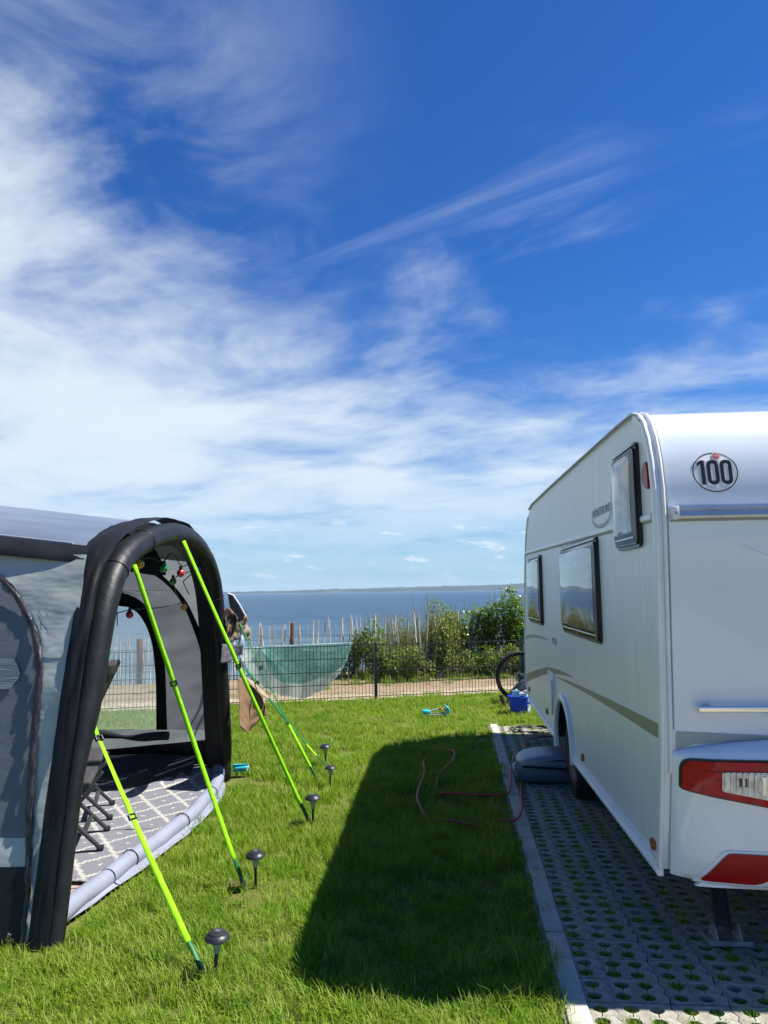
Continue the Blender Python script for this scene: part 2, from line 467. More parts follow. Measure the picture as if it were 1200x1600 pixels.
    M['beachcloth'] = mt
    mt2 = mt.copy()
    mt2.name = 'pale_mottled_beach_cloth'
    for nd in mt2.node_tree.nodes:
        if nd.type == 'MIX':
            nd.inputs[6].default_value = (0.55, 0.74, 0.70, 1)
            nd.inputs[7].default_value = (0.82, 0.90, 0.85, 1)
    M['beachcloth_pale'] = mt2

    # patterned black, amber and beige fabric
    mt = bpy.data.materials.new('amber_patterned_cloth')
    mt.use_nodes = True
    t = NT(mt.node_tree)
    b = t.n['Principled BSDF']
    b.inputs['Roughness'].default_value = 0.75
    tcn = t.new('ShaderNodeTexCoord')
    nz = t.noise(t.mapping(tcn.outputs['Object'], (0.2, 0.1, 0.4), (0.4, 0.2, 0.3), (1, 1, 0.6)), 7, 3, 0.55, 1.5)
    c = t.mix(t.ramp(nz, 0.55, 0.60), (0.03, 0.026, 0.026), (0.30, 0.15, 0.02))
    sp = t.new('ShaderNodeSeparateXYZ')
    t.link(tcn.outputs['Object'], sp.inputs[0])
    c = t.mix(t.ramp(sp.outputs[2], 1.36, 1.30), c, (0.12, 0.095, 0.075))
    t.link(c, b.inputs['Base Color'])
    M['pattern'] = mt

    # sea
    mt = bpy.data.materials.new('sea_water')
    mt.use_nodes = True
    t = NT(mt.node_tree)
    b = t.n['Principled BSDF']
    b.inputs['Roughness'].default_value = 0.30
    b.inputs['IOR'].default_value = 1.33
    b.inputs['Specular IOR Level'].default_value = 0.22
    geo = t.new('ShaderNodeNewGeometry')
    pos = geo.outputs['Position']
    sp = t.new('ShaderNodeSeparateXYZ')
    t.link(pos, sp.inputs[0])
    big = t.noise(t.mapping(pos, (0, 0, 0), (0, 0, R(12)), (0.012, 0.09, 1)), 1.0, 6, 0.62)
    shallow = t.ramp(sp.outputs[1], 40.0, 170.0)
    c = t.mix(shallow, (0.075, 0.145, 0.17), (0.006, 0.040, 0.098))
    c = t.mix(t.math('MULTIPLY', t.ramp(big, 0.4, 0.65), 0.8), c, (0.006, 0.032, 0.075))
    sm = t.noise(t.mapping(pos, (0, 0, 0), (0, 0, R(9)), (0.10, 0.55, 1)), 1.0, 6, 0.66)
    c = t.mix(t.math('MULTIPLY', t.ramp(sm, 0.46, 0.66), 0.7), c, (0.085, 0.165, 0.21))
    t.link(c, b.inputs['Base Color'])
    w1 = t.noise(t.mapping(pos, (0, 0, 0), (0, 0, R(10)), (0.35, 1.0, 1)), 0.55, 5, 0.62, 0.3)
    w2 = t.noise(t.mapping(pos, (3, 0, 0), (0, 0, R(-8)), (0.5, 1.0, 1)), 2.0, 3, 0.6)
    hgt = t.math('MULTIPLY_ADD', w2, 0.30, w1)
    bn = t.new('ShaderNodeBump')
    bn.inputs['Strength'].default_value = 1.0
    bn.inputs['Distance'].default_value = 0.9
    t.link(hgt, bn.inputs['Height'])
    t.link(bn.outputs[0], b.inputs['Normal'])
    M['sea'] = mt

    # sandy path and bank
    mt = bpy.data.materials.new('sandy_earth')
    mt.use_nodes = True
    t = NT(mt.node_tree)
    b = t.n['Principled BSDF']
    b.inputs['Roughness'].default_value = 0.95
    b.inputs['Specular IOR Level'].default_value = 0.1
    geo = t.new('ShaderNodeNewGeometry')
    pos = geo.outputs['Position']
    rot = t.mapping(pos, (0, 0, 0), (0, 0, R(-18.7)), (1, 1, 1))
    sp = t.new('ShaderNodeSeparateXYZ')
    t.link(rot, sp.inputs[0])
    n1 = t.noise(t.mapping(rot, (0, 0, 0), (0, 0, 0), (0.5, 1.6, 1)), 1.2, 6, 0.6, 0.4)
    n2 = t.noise(pos, 9, 6, 0.7)
    n3 = t.noise(pos, 45, 3, 0.6)
    c = t.mix(t.ramp(n2, 0.35, 0.65), (0.30, 0.235, 0.165), (0.47, 0.40, 0.30))
    c = t.mix(t.math('MULTIPLY', t.ramp(n3, 0.52, 0.62), 0.6), c, (0.17, 0.125, 0.08))
    # the far strip of the path is darker, trodden earth
    vv = t.math('ADD', sp.outputs[1], t.math('MULTIPLY', t.math('SUBTRACT', n1, 0.5), 1.2))
    c = t.mix(t.math('MULTIPLY', t.ramp(vv, 12.25, 12.65), 0.8), c, t.mix(n2, (0.15, 0.10, 0.062), (0.30, 0.225, 0.15)))
    g = t.math('MULTIPLY', t.ramp(n1, 0.50, 0.62), 0.55)
    c = t.mix(g, c, (0.10, 0.11, 0.035))
    t.link(c, b.inputs['Base Color'])
    bn = t.new('ShaderNodeBump')
    bn.inputs['Strength'].default_value = 0.8
    bn.inputs['Distance'].default_value = 0.03
    t.link(n2, bn.inputs['Height'])
    t.link(bn.outputs[0], b.inputs['Normal'])
    M['sand'] = mt

    # far coast: woods and fields
    mt = bpy.data.materials.new('far_woods_and_fields')
    mt.use_nodes = True
    t = NT(mt.node_tree)
    b = t.n['Principled BSDF']
    b.inputs['Roughness'].default_value = 0.95
    b.inputs['Specular IOR Level'].default_value = 0.05
    geo = t.new('ShaderNodeNewGeometry')
    n1 = t.noise(t.mapping(geo.outputs['Position'], (0, 0, 0), (0, 0, 0), (0.006, 0.002, 0.05)), 1.0, 4, 0.6)
    c = t.mix(t.ramp(n1, 0.5, 0.62), (0.02, 0.035, 0.022), (0.06, 0.07, 0.035))
    t.link(c, b.inputs['Base Color'])
    M['coast'] = mt


special_materials()


# ------------------------------------------------------------------ mesh helpers
class MB:
    def __init__(s):
        s.v, s.f = [], []

    def add(s, vs, fs):
        o = len(s.v)
        s.v.extend(tuple(v) for v in vs)
        s.f.extend(tuple(i + o for i in f) for f in fs)
        return s

    def box(s, c, d, rot=None, bevel=0.0, seg=2):
        bm = bmesh.new()
        bmesh.ops.create_cube(bm, size=1.0)
        bmesh.ops.scale(bm, vec=d, verts=bm.verts)
        if bevel > 0:
            bmesh.ops.bevel(bm, geom=bm.edges[:] + bm.verts[:], offset=bevel, segments=seg, affect='EDGES', profile=0.5)
        mt = Matrix.Translation(c) @ (rot.to_4x4() if rot is not None else Matrix.Identity(4))
        bmesh.ops.transform(bm, matrix=mt, verts=bm.verts)
        bm.verts.index_update()
        s.add([v.co for v in bm.verts], [[v.index for v in f.verts] for f in bm.faces])
        bm.free()
        return s

    def bar(s, a, b, wx, wy, bevel=0.0, up=(0, 0, 1)):
        """box beam from a to b"""
        a, b = Vector(a), Vector(b)
        z = (b - a).normalized()
        u = Vector(up)
        if abs(u.dot(z)) > 0.98:
            u = Vector((0, 1, 0))
        x = u.cross(z).normalized()
        y = z.cross(x)
        rot = Matrix((x, y, z)).transposed()
        return s.box((a + b) / 2, (wx, wy, (b - a).length), rot, bevel)

    def tube(s, pts, r, n=8, caps=True, closed=False):
        pts = [Vector(p) for p in pts]
        k = len(pts)
        rr = r if isinstance(r, (list, tuple)) else [r] * k
        vs, fs = [], []
        prev = None
        for i, p in enumerate(pts):
            if closed:
                d = pts[(i + 1) % k] - pts[i - 1]
            else:
                d = pts[min(i + 1, k - 1)] - pts[max(i - 1, 0)]
            d.normalize()
            if prev is None:
                u = Vector((0, 0, 1)) if abs(d.z) < 0.9 else Vector((1, 0, 0))
                x = u.cross(d).normalized()
            else:
                x = (prev - d * prev.dot(d)).normalized()
            prev = x
            y = d.cross(x)
            for j in range(n):
                a = 2 * math.pi * j / n
                vs.append(p + (x * math.cos(a) + y * math.sin(a)) * rr[i])
        for i in range(k if closed else k - 1):
            for j in range(n):
                a, b = i * n + j, i * n + (j + 1) % n
                c, d2 = ((i + 1) % k) * n + (j + 1) % n, ((i + 1) % k) * n + j
                fs.append((a, b, c, d2))
        if caps and not closed:
            fs.append(tuple(range(n))[::-1])
            fs.append(tuple(range((k - 1) * n, k * n)))
        return s.add(vs, fs)

    def lathe(s, prof, n=20, c=(0, 0, 0), axis='Z', caps=True):
        vs, fs = [], []
        for r, z in prof:
            for j in range(n):
                a = 2 * math.pi * j / n
                x, y = r * math.cos(a), r * math.sin(a)
                if axis == 'Z':
                    q = (c[0] + x, c[1] + y, c[2] + z)
                elif axis == 'X':
                    q = (c[0] + z, c[1] + x, c[2] + y)
                else:
                    q = (c[0] + y, c[1] + z, c[2] + x)
                vs.append(q)
        for i in range(len(prof) - 1):
            for j in range(n):
                fs.append((i * n + j, i * n + (j + 1) % n, (i + 1) * n + (j + 1) % n, (i + 1) * n + j))
        if caps:
            fs.append(tuple(range(n))[::-1])
            fs.append(tuple(range((len(prof) - 1) * n, len(prof) * n)))
        return s.add(vs, fs)

    def prism(s, poly, fn, t0, t1):
        """poly: list of 2d points, fn(u, v, t) -> 3d; a slab between t0 and t1"""
        n = len(poly)
        vs = [fn(u, v, t0) for u, v in poly] + [fn(u, v, t1) for u, v in poly]
        fs = [tuple(range(n)), tuple(range(2 * n - 1, n - 1, -1))]
        for i in range(n):
            j = (i + 1) % n
            fs.append((i, i + n, j + n, j))
        return s.add(vs, fs)

    def grid(s, fn, nu, nv, thick=None):
        vs = [fn(i / nu, j / nv) for j in range(nv + 1) for i in range(nu + 1)]
        fs = [(j * (nu + 1) + i, j * (nu + 1) + i + 1, (j + 1) * (nu + 1) + i + 1, (j + 1) * (nu + 1) + i) for j in range(nv) for i in range(nu)]
        return s.add(vs, fs)

    def build(s, name, mat, parent=None, smooth=None, normals=True, loc=None):
        me = bpy.data.meshes.new(name)
        me.from_pydata(s.v, [], s.f)
        if normals:
            bm = bmesh.new()
            bm.from_mesh(me)
            bmesh.ops.recalc_face_normals(bm, faces=bm.faces)
            bm.to_mesh(me)
            bm.free()
        mats = mat if isinstance(mat, (list, tuple)) else [mat]
        for q in mats:
            me.materials.append(q)
        if smooth is not None:
            for p in me.polygons:
                p.use_smooth = True
            me.set_sharp_from_angle(angle=R(smooth))
        return link(name, me, parent, loc)


def link(name, me, parent=None, loc=None):
    o = bpy.data.objects.new(name, me)
    col.objects.link(o)
    if parent is not None:
        o.parent = parent
    if loc is not None:
        o.location = loc
    return o


def tag(o, label=None, cat=None, group=None, kind=None):
    if label:
        o['label'] = label
    if cat:
        o['category'] = cat
    if group:
        o['group'] = group
    if kind:
        o['kind'] = kind
    return o


def thing(name, label, cat, loc=(0, 0, 0), rz=0.0, group=None):
    o = bpy.data.objects.new(name, None)
    o.empty_display_size = 0.2
    col.objects.link(o)
    o.location = loc
    o.rotation_euler = (0, 0, rz)
    return tag(o, label, cat, group)


def copy_tree(o, parent=None):
    c = o.copy()
    col.objects.link(c)
    c.parent = parent
    for ch in list(o.children):
        copy_tree(ch, c)
    return c


def solid(o, t, offset=0.0):
    md = o.modifiers.new('thickness', 'SOLIDIFY')
    md.thickness = t
    md.offset = offset
    return o


def lerp_list(pts, x):
    if x <= pts[0][0]:
        return pts[0][1]
    for (a, b), (c, d) in zip(pts, pts[1:]):
        if x <= c:
            return b + (d - b) * (x - a) / (c - a)
    return pts[-1][1]


def fbm(x, y, z=0.0, o=3):
    return mnoise.fractal(Vector((x, y, z)), 1.0, 2.0, o)


def rrect(u0, u1, v0, v1, r, n=5):
    p = []
    for cx, cy, a0 in ((u1 - r, v1 - r, 0), (u0 + r, v1 - r, 90), (u0 + r, v0 + r, 180), (u1 - r, v0 + r, 270)):
        for k in range(n + 1):
            a = R(a0 + 90 * k / n)
            p.append((cx + r * math.cos(a), cy + r * math.sin(a)))
    return p


def roundpoly(pts, r, n=8):
    """round the corners of a polygon"""
    out_ = []
    k = len(pts)
    for i in range(k):
        p0, p1, p2 = Vector(pts[i - 1]), Vector(pts[i]), Vector(pts[(i + 1) % k])
        d0, d2 = (p0 - p1), (p2 - p1)
        rr = min(r, d0.length * 0.45, d2.length * 0.45)
        a, b = p1 + d0.normalized() * rr, p1 + d2.normalized() * rr
        for j in range(n + 1):
            t = j / n
            q = a * (1 - t) ** 2 + p1 * 2 * t * (1 - t) + b * t * t
            out_.append((q.x, q.y))
    return out_


# ------------------------------------------------------------------ large structure
def edge_y(x):
    return lerp_list([(-60, -8.0), (-12, 11.3), (-6.0, 13.65), (-3.5, 14.75), (-2.0, 16.1), (0.0, 17.2), (6, 18.5), (60, 40)], x)


def fence_y(x):
    return 11.88 + 0.3386 * (x + 1.256)


def build_ground():
    xs = [-60, -40, -25, -16, -12, -10] + [-9 + 0.5 * i for i in range(37)] + [12, 16, 25, 40, 60]
    fr = [(-70.0, None)]
    vs, fs = [], []
    prof = [(-1.2, 0.0), (-0.25, -0.0), (0.25, -0.25), (1.5, -1.6), (4.0, -4.4), (12.0, -5.5)]
    nrow = 3 + len(prof)
    for x in xs:
        e = edge_y(x)
        rows = [(-70, -0.07), (min(0, e - 8), -0.07), (e - 4, -0.07)]
        for d, z in prof:
            rows.append((e + d, z - 0.07 + 0.10 * fbm(x * 0.7, d, 3.0)))
        for y, z in rows:
            vs.append((x, y, z))
    for i in range(len(xs) - 1):
        for j in range(nrow - 1):
            a = i * nrow + j
            fs.append((a, a + nrow, a + nrow + 1, a + 1))
    tag(MB().add(vs, fs).build('ground', M['sand'], smooth=60), kind='structure')
    # trodden sandy path between the two fences (own sheet with uneven surface)
    vs, fs = [], []
    nx, ny = 120, 26
    for i in range(nx + 1):
        x = -11 + 20 * i / nx
        y0, y1 = fence_y(x) + 0.06, edge_y(x) - 0.15
        for j in range(ny + 1):
            t = j / ny
            y = y0 + (y1 - y0) * t
            vs.append((x, y, -0.02 + 0.035 * fbm(x * 1.3, y * 1.9, 0, 4) * min(1, 8 * t * (1 - t) + 0.2) + 0.05 * t))
    for i in range(nx):
        for j in range(ny):
            a = i * (ny + 1) + j
            fs.append((a, a + ny + 1, a + ny + 2, a + 1))
    tag(MB().add(vs, fs).build('sandy_path', M['sand'], smooth=80), kind='structure')
    # lawn
    b = MB()
    xs = [-24, -11] + [-9 + 0.5 * i for i in range(19)] + [0.41]
    vs, fs = [], []
    for x in xs:
        for y in (-14, 9.62, fence_y(x) + 0.10):
            vs.append((x, y, -0.012))
    for i in range(len(xs) - 1):
        for j in range(2):
            a = i * 3 + j
            fs.append((a, a + 3, a + 4, a + 1))
    b.add(vs, fs)
    xs2 = [0.41, 1, 2, 3, 4, 6, 9]
    vs, fs = [], []
    for x in xs2:
        for y in (9.62, fence_y(x) + 0.10):
            vs.append((x, y, -0.012))
    for i in range(len(xs2) - 1):
        a = i * 2
        fs.append((a, a + 2, a + 3, a + 1))
    b.add(vs, fs)
    b.add([(4.0, -14, -0.012), (24, -14, -0.012), (24, 9.70, -0.012), (4.0, 9.70, -0.012)], [(0, 1, 2, 3)])
    tag(b.build('lawn', M['lawnsoil']), kind='structure')
    # sea
    n = 48
    vs = [(0, 40, -4.0)]
    for r_ in (60, 300, 1500, 9000):
        for k in range(n):
            a = 2 * math.pi * k / n
            vs.append((r_ * math.cos(a), 40 + r_ * math.sin(a), -4.0))
    fs = [(0, 1 + k, 1 + (k + 1) % n) for k in range(n)]
    for q in range(3):
        for k in range(n):
            a = 1 + q * n + k
            b2 = 1 + q * n + (k + 1) % n
            fs.append((a, a + n, b2 + n, b2))
    tag(MB().add(vs, fs).build('sea', M['sea']), kind='structure')
    # far coast
    vs, fs = [], []
    na = 420
    hp = [(-40, 0), (-21.0, 0), (-18.5, 4.5), (-16, 8.0), (-12, 13.0), (-9, 19), (-5, 25), (-1, 29), (2, 33), (4, 36), (6, 44), (10, 50), (20, 60), (40, 60)]
    for i in range(na + 1):
        azd = -40 + 80 * i / na
        hh = lerp_list(hp, azd) * 0.85
        tree = 5.0 * max(0.0, fbm(azd * 2.4, 3.3, 0, 4)) + 4.0 * max(0, fbm(azd * 6.1, 1.3, 0, 3)) if hh > 0 else 0
        if azd > 5.3:
            tree += 2
        s_, c_ = math.sin(R(azd)), math.cos(R(azd))
        for d, z in ((4200, -4.6), (4240, min(1.0, hh) - 1.0), (4500, hh * 0.62), (4900, hh + tree), (5300, hh * 0.6 - 5)):
            vs.append((s_ * d, c_ * d, z if hh > 0 else -4.6))
    for i in range(na):
        for j in range(4):
            a = i * 5 + j
            fs.append((a, a + 5, a + 6, a + 1))
    tag(MB().add(vs, fs).build('hills', M['coast'], smooth=70), kind='structure')


build_ground()


# ------------------------------------------------------------------ kerb and grass pavers
def build_kerb():
    k = thing('kerb', None, None)
    k['kind'] = 'structure'
    me = None
    y = 0.65
    i = 0
    while y < 9.6:
        ln = 0.812
        if me is None:
            b = MB()
            b.box((0, 0, 0), (0.094, ln, 0.20), bevel=0.007)
            o = b.build('kerb_stone', M['kerb'], k, smooth=40)
            me = o.data
        else:
            o = link('kerb_stone', me, k)
        o.location = (0.459 + random.uniform(-0.003, 0.003), y + ln / 2, -0.085 + random.uniform(-0.003, 0.003))
        o.rotation_euler = (0, 0, R(random.uniform(-0.25, 0.25)))
        y += ln + 0.0055
        i += 1


PX, PY, HOLES = 0.2335, 0.1835, []


def paver_mesh(seed):
    """one concrete paver: zigzag long edges, four grass cells joined by slits, bevel-free but proud of the bed"""
    rnd = random.Random(seed)
    g = 0.0022
    zig = [(0, 0), (0.010, 0.25), (-0.006, 0.42), (0.010, 0.60), (-0.006, 0.80), (0, 1)]
    L = [(-PX / 2 + g + z, -PY / 2 + g + t * (PY - 2 * g)) for z, t in zig]
    Rr = [(PX / 2 - g + z, -PY / 2 + g + t * (PY - 2 * g)) for z, t in zig]
    outer = L[::-1] + [(-0.06 + rnd.uniform(-.004, .004), -PY / 2 + g * 1.6), (0.05, -PY / 2 + g)] + Rr + [(0.05, PY / 2 - g * 1.3), (-0.05, PY / 2 - g)]
    bm = bmesh.new()

    def loop(pts, z):
        vs = [bm.verts.new((x, y, z)) for x, y in pts]
        return vs, [bm.edges.new((vs[i], vs[(i + 1) % len(vs)])) for i in range(len(vs))]

    loops = [outer]
    for cx in (-0.056, 0.044):
        for cy in (-0.046, 0.046):
            pts = []
            for k in range(8):
                a = 2 * math.pi * (k + 0.5) / 8
                if cy > 0 and k == 6:
                    xs_ = cx + 0.006
                    pts += [(xs_ - 0.003, cy - 0.030), (xs_ - 0.005, cy - 0.056), (xs_ + 0.0, cy - 0.056), (xs_ + 0.002, cy - 0.030)]
                pts.append((cx + 0.033 * math.cos(a) * rnd.uniform(0.94, 1.05) + 0.010 * (cy > 0) - 0.004, cy + 0.029 * math.sin(a)))
            loops.append(pts)
    es = []
    tops = []
    for pts in loops:
        vs, e = loop(pts, 0.0)
        es += e
        tops.append(vs)
    bmesh.ops.triangle_fill(bm, use_beauty=True, use_dissolve=False, edges=es)
    for f in bm.faces:
        if f.normal.z < 0:
            f.normal_flip()
    for vs in tops:
        low = [bm.verts.new((v.co.x, v.co.y, -0.05)) for v in vs]
        n = len(vs)
        for i in range(n):
            j = (i + 1) % n
            bm.faces.new((vs[i], vs[j], low[j], low[i]))
    bmesh.ops.recalc_face_normals(bm, faces=bm.faces)
    me = bpy.data.meshes.new('paver')
    bm.to_mesh(me)
    bm.free()
    me.materials.append(M['paver'])
    return me


def build_pavers():
    x0, x1, y0, y1 = 0.508, 3.9, 0.6, 9.62
    b = MB()
    b.add([(x0, y0, -0.038), (x1, y0, -0.038), (x1, y1, -0.038), (x0, y1, -0.038)], [(0, 1, 2, 3)])
    bed = b.build('parking_pavement', M['soil'])
    tag(bed, kind='structure')
    variants = [paver_mesh(s) for s in range(4)]
    spots = []
    nx, ny = 14, 49
    for j in range(ny):
        for i in range(nx):
            x = 0.607 - PX / 2 + 0.004 + PX * i
            y = 3.314 - PY * 14.5 + PY * j
            if x - PX / 2 < x0 - 0.02:
                x += 0.0
            if y > y1 - 0.05 or y < y0 + 0.1:
                continue
            spots.append((x, y))
    # the nearest ones in the open are single stones
    def key(p):
        x, y = p
        if y < 3.05 or x > 2.3:
            return 99 + y
        if x > 1.25 and y > 4.3:
            return 60 + y
        return y
    spots.sort(key=key)
    rest = MB()
    for n, (x, y) in enumerate(spots):
        me = variants[(n * 7 + int(x * 10)) % 4]
        dz, rz = random.uniform(-0.003, 0.002), R(random.uniform(-0.5, 0.5))
        tx, ty = random.uniform(-0.008, 0.008), random.uniform(-0.008, 0.008)
        if x < 0.63:                     # cut stones along the kerb
            x += 0.012
        for cx in (-0.056, 0.044):
            for cy in (-0.046, 0.046):
                HOLES.append((x + cx + 0.010 * (cy > 0) - 0.004, y + cy))
        if n < 300:
            o = link('paver', me, bed)
            o.location = (x, y, 0.002 + dz)
            o.rotation_euler = (tx, ty, rz)
        else:
            mtx = Matrix.Translation((x, y, 0.002 + dz)) @ Matrix.Rotation(rz, 4, 'Z')
            rest.add([mtx @ v.co for v in me.vertices], [list(p.vertices) for p in me.polygons])
    tag(rest.build('distant_pavers', M['paver'], bed, normals=False), kind='stuff')


build_kerb()
build_pavers()


# ------------------------------------------------------------------ caravan (local axes: x across to the right, y forward, z up)
CW = 2.30
caravan = thing('caravan', 'white touring caravan parked on the grass pavers, rear end facing the viewer', 'caravan', (0.94, 3.70, 0), R(1.074))
# side outline (y, z): up the rear, over the roof, down the front, back along the bottom
REAR = [(0.03, 0.385), (-0.03, 0.60), (-0.09, 0.85), (-0.125, 1.05), (-0.155, 1.40), (-0.185, 1.75), (-0.203, 1.98), (-0.200, 2.15), (-0.178, 2.28), (-0.135, 2.40), (-0.075, 2.49), (0.00, 2.545), (0.09, 2.572)]
TOP = [(0.40, 2.580), (1.2, 2.585), (2.2, 2.59), (3.2, 2.592), (4.2, 2.588), (4.50, 2.565)]
FRONT = [(4.68, 2.51), (4.83, 2.41), (4.96, 2.27), (5.08, 2.08), (5.20, 1.78), (5.32, 1.42), (5.40, 1.08), (5.415, 0.80), (5.40, 0.62), (5.30, 0.50), (5.10, 0.44)]
WY, WR = 2.69, 0.385
ARCH = [(WY + WR * math.cos(R(a)), 0.405 + WR * 0.97 * math.sin(R(a))) for a in range(0, 181, 10)]
SIDE = REAR + TOP + FRONT + [(3.6, 0.405)] + ARCH + [(1.4, 0.395)]


def caravan_shell():
    # side panels
    for sx, nm in ((0.0, 'side_panel'), (CW, 'side_panel')):
        b = MB()
        vs = [(sx, y, z) for y, z in SIDE]
        b.add(vs, [tuple(range(len(vs)))])
        o = b.build(nm, M['side'], caravan, normals=False)
        if sx == 0:
            # face outwards
            if o.data.polygons[0].normal.x > 0:
                o.data.flip_normals()
    # rear wall + roof + front as one smooth wrap
    wrap = REAR + TOP + FRONT
    b = MB()
    xs = [0.0, 0.06, 0.5, 1.15, 1.8, CW - 0.06, CW]
    vs = [(x, y, z) for y, z in wrap for x in xs]
    n = len(xs)
    fs = [(j * n + i, j * n + i + 1, (j + 1) * n + i + 1, (j + 1) * n + i) for j in range(len(wrap) - 1) for i in range(n - 1)]
    b.add(vs, fs)
    b.build('body_shell', M['gel'], caravan, smooth=50)
    # floor and chassis
    b = MB()
    b.box((CW / 2, 1.14, 0.415), (CW - 0.02, 2.22, 0.05))
    b.box((CW / 2, 4.2, 0.435), (CW - 0.02, 2.2, 0.05))
    b.box((CW / 2, 2.69, 0.60), (CW - 0.8, 0.86, 0.03))
    for x in (0.55, CW - 0.55):
        b.box((x, 2.7, 0.33), (0.06, 5.0, 0.12))
    b.box((CW / 2, 2.69, 0.30), (CW - 0.3, 0.09, 0.09))
    b.build('chassis', M['under'], caravan)
    # wheel housing
    b = MB()
    pa = [(y, z) for y, z in ARCH]
    vs = [(0.003, y, z) for y, z in pa] + [(0.42, y, z) for y, z in pa]
    k = len(pa)
    fs = [(i, i + 1, k + i + 1, k + i) for i in range(k - 1)] + [tuple(range(k, 2 * k))]
    b.add(vs, fs)
    b.build('wheel_housing', M['under'], caravan)


def sweep_strip(path, wid, th, off_in, mat, name, x0=0.0):
    """flat profile lying on the side face, following the outline, inset towards the inside"""
    b = MB()
    k = len(path)
    vs = []
    for i, (y, z) in enumerate(path):
        a, c = Vector(path[max(0, i - 1)]), Vector(path[min(k - 1, i + 1)])
        d = (c - a).normalized()
        nrm = Vector((d.y, -d.x))      # inside for an outline running up the rear and forward on top
        p0 = Vector((y, z)) + nrm * off_in
        p1 = Vector((y, z)) + nrm * (off_in + wid)
        for q, xx in ((p0, x0 + 0.004), (p0, x0 - th), (p1, x0 - th), (p1, x0 + 0.004)):
            vs.append((xx, q.x, q.y))
    fs = []
    for i in range(k - 1):
        for j in range(4):
            a, bq = i * 4 + j, i * 4 + (j + 1) % 4
            fs.append((a, bq, bq + 4, a + 4))
    fs += [(0, 1, 2, 3), ((k - 1) * 4, (k - 1) * 4 + 3, (k - 1) * 4 + 2, (k - 1) * 4 + 1)]
    b.add(vs, fs)
    return b.build(name, mat, caravan, smooth=35)


def caravan_trim():
    for x0, sg in ((0.0, 1), (CW, -1)):
        edge = REAR
        if sg == 1:
            sweep_strip(edge, 0.046, 0.012, -0.006, M['trim'], 'corner_trim')
            sweep_strip([REAR[-1]] + TOP, 0.014, 0.010, -0.006, M['trim'], 'roof_trim')
            sweep_strip(FRONT[::1], 0.035, 0.010, -0.004, M['trim'], 'front_trim')
            sweep_strip([(-0.055, 2.508), (0.0, 2.545), (0.09, 2.572)] + TOP, 0.012, 0.020, -0.0085, M['roofrail'], 'roof_rail')
        # rounded beads along the rear corner
        b = MB()
        b.tube([(x0 - sg * 0.006, y - 0.004, z + 0.001) for y, z in REAR], 0.011, 8)
        b.build('corner_bead', M['trim'], caravan, smooth=60)
        b = MB()
        b.tube([(x0 + sg * 0.030, y - 0.006, z + 0.002) for y, z in REAR[2:]], 0.010, 8)
        b.build('corner_bead', M['trim'], caravan, smooth=60)
        b = MB()
        b.tube([(x0 + sg * 0.046, y - 0.001, z) for y, z in REAR[3:]], 0.0035, 6)
        b.build('seal', M['greydecal'], caravan, smooth=60)
    # waist moulding, rising slightly forwards, with rear end cap
    b = MB()
    prof = [(0.0, 0.020), (-0.010, 0.016), (-0.015, 0.004), (-0.012, -0.012), (0.0, -0.020)]
    ys = [-0.135, -0.05, 1.0, 2.5, 4.0, 5.03]
    vs = [(px, y, 2.032 + 0.0165 * y + pz) for y in ys for px, pz in prof]
    fs = [(i * 5 + j, i * 5 + j + 1, (i + 1) * 5 + j + 1, (i + 1) * 5 + j) for i in range(len(ys) - 1) for j in range(4)]
    fs += [(0, 1, 2, 3, 4), (25, 26, 27, 28, 29)]
    b.add(vs, fs)
    b.build('waist_moulding', M['trim'], caravan, smooth=40)
    b = MB()
    b.prism([(-0.135, 2.009), (5.05, 2.089), (5.05, 2.096), (-0.135, 2.014)], lambda u, v, t: (t, u, v - 0.004), 0.002, -0.006)
    b.build('moulding_seal', M['roofrail'], caravan)
    # skirt rails
    for y0, y1, z0, z1 in ((0.03, WY - WR - 0.03, 0.385, 0.395), (WY + WR + 0.03, 5.12, 0.402, 0.452)):
        b = MB()
        prof = [(0.01, 0.030), (-0.014, 0.030), (-0.018, 0.020), (-0.012, 0.012), (-0.012, 0.000), (-0.022, -0.006), (-0.022, -0.022), (-0.014, -0.032), (0.01, -0.032)]
        n = len(prof)
        vs = [(px, y, z + pz) for y, z in ((y0, z0), (y1, z1)) for px, pz in prof]
        fs = [(j, (j + 1) % n, (j + 1) % n + n, j + n) for j in range(n)] + [tuple(range(n)), tuple(range(2 * n - 1, n - 1, -1))]
        b.add(vs, fs)
        b.build('skirt_rail', M['trim'], caravan, smooth=30)
    # wheel arch trim
    b = MB()
    vs, fs = [], []
    sect = [(0.372, 0.004), (0.372, -0.016), (0.385, -0.030), (0.415, -0.032), (0.428, -0.022), (0.432, 0.003)]
    n = len(sect)
    angs = list(range(-12, 193, 8))
    for a in angs:
        for rr, xx in sect:
            vs.append((xx, WY + rr * math.cos(R(a)), 0.405 + rr * 0.97 * math.sin(R(a))))
    for i in range(len(angs) - 1):
        for j in range(n - 1):
            a = i * n + j
            fs.append((a, a + n, a + n + 1, a + 1))
    fs += [tuple(range(n)), tuple(range((len(angs) - 1) * n, len(angs) * n))]
    b.add(vs, fs)
    b.build('wheel_arch_trim', M['trim'], caravan, smooth=35)


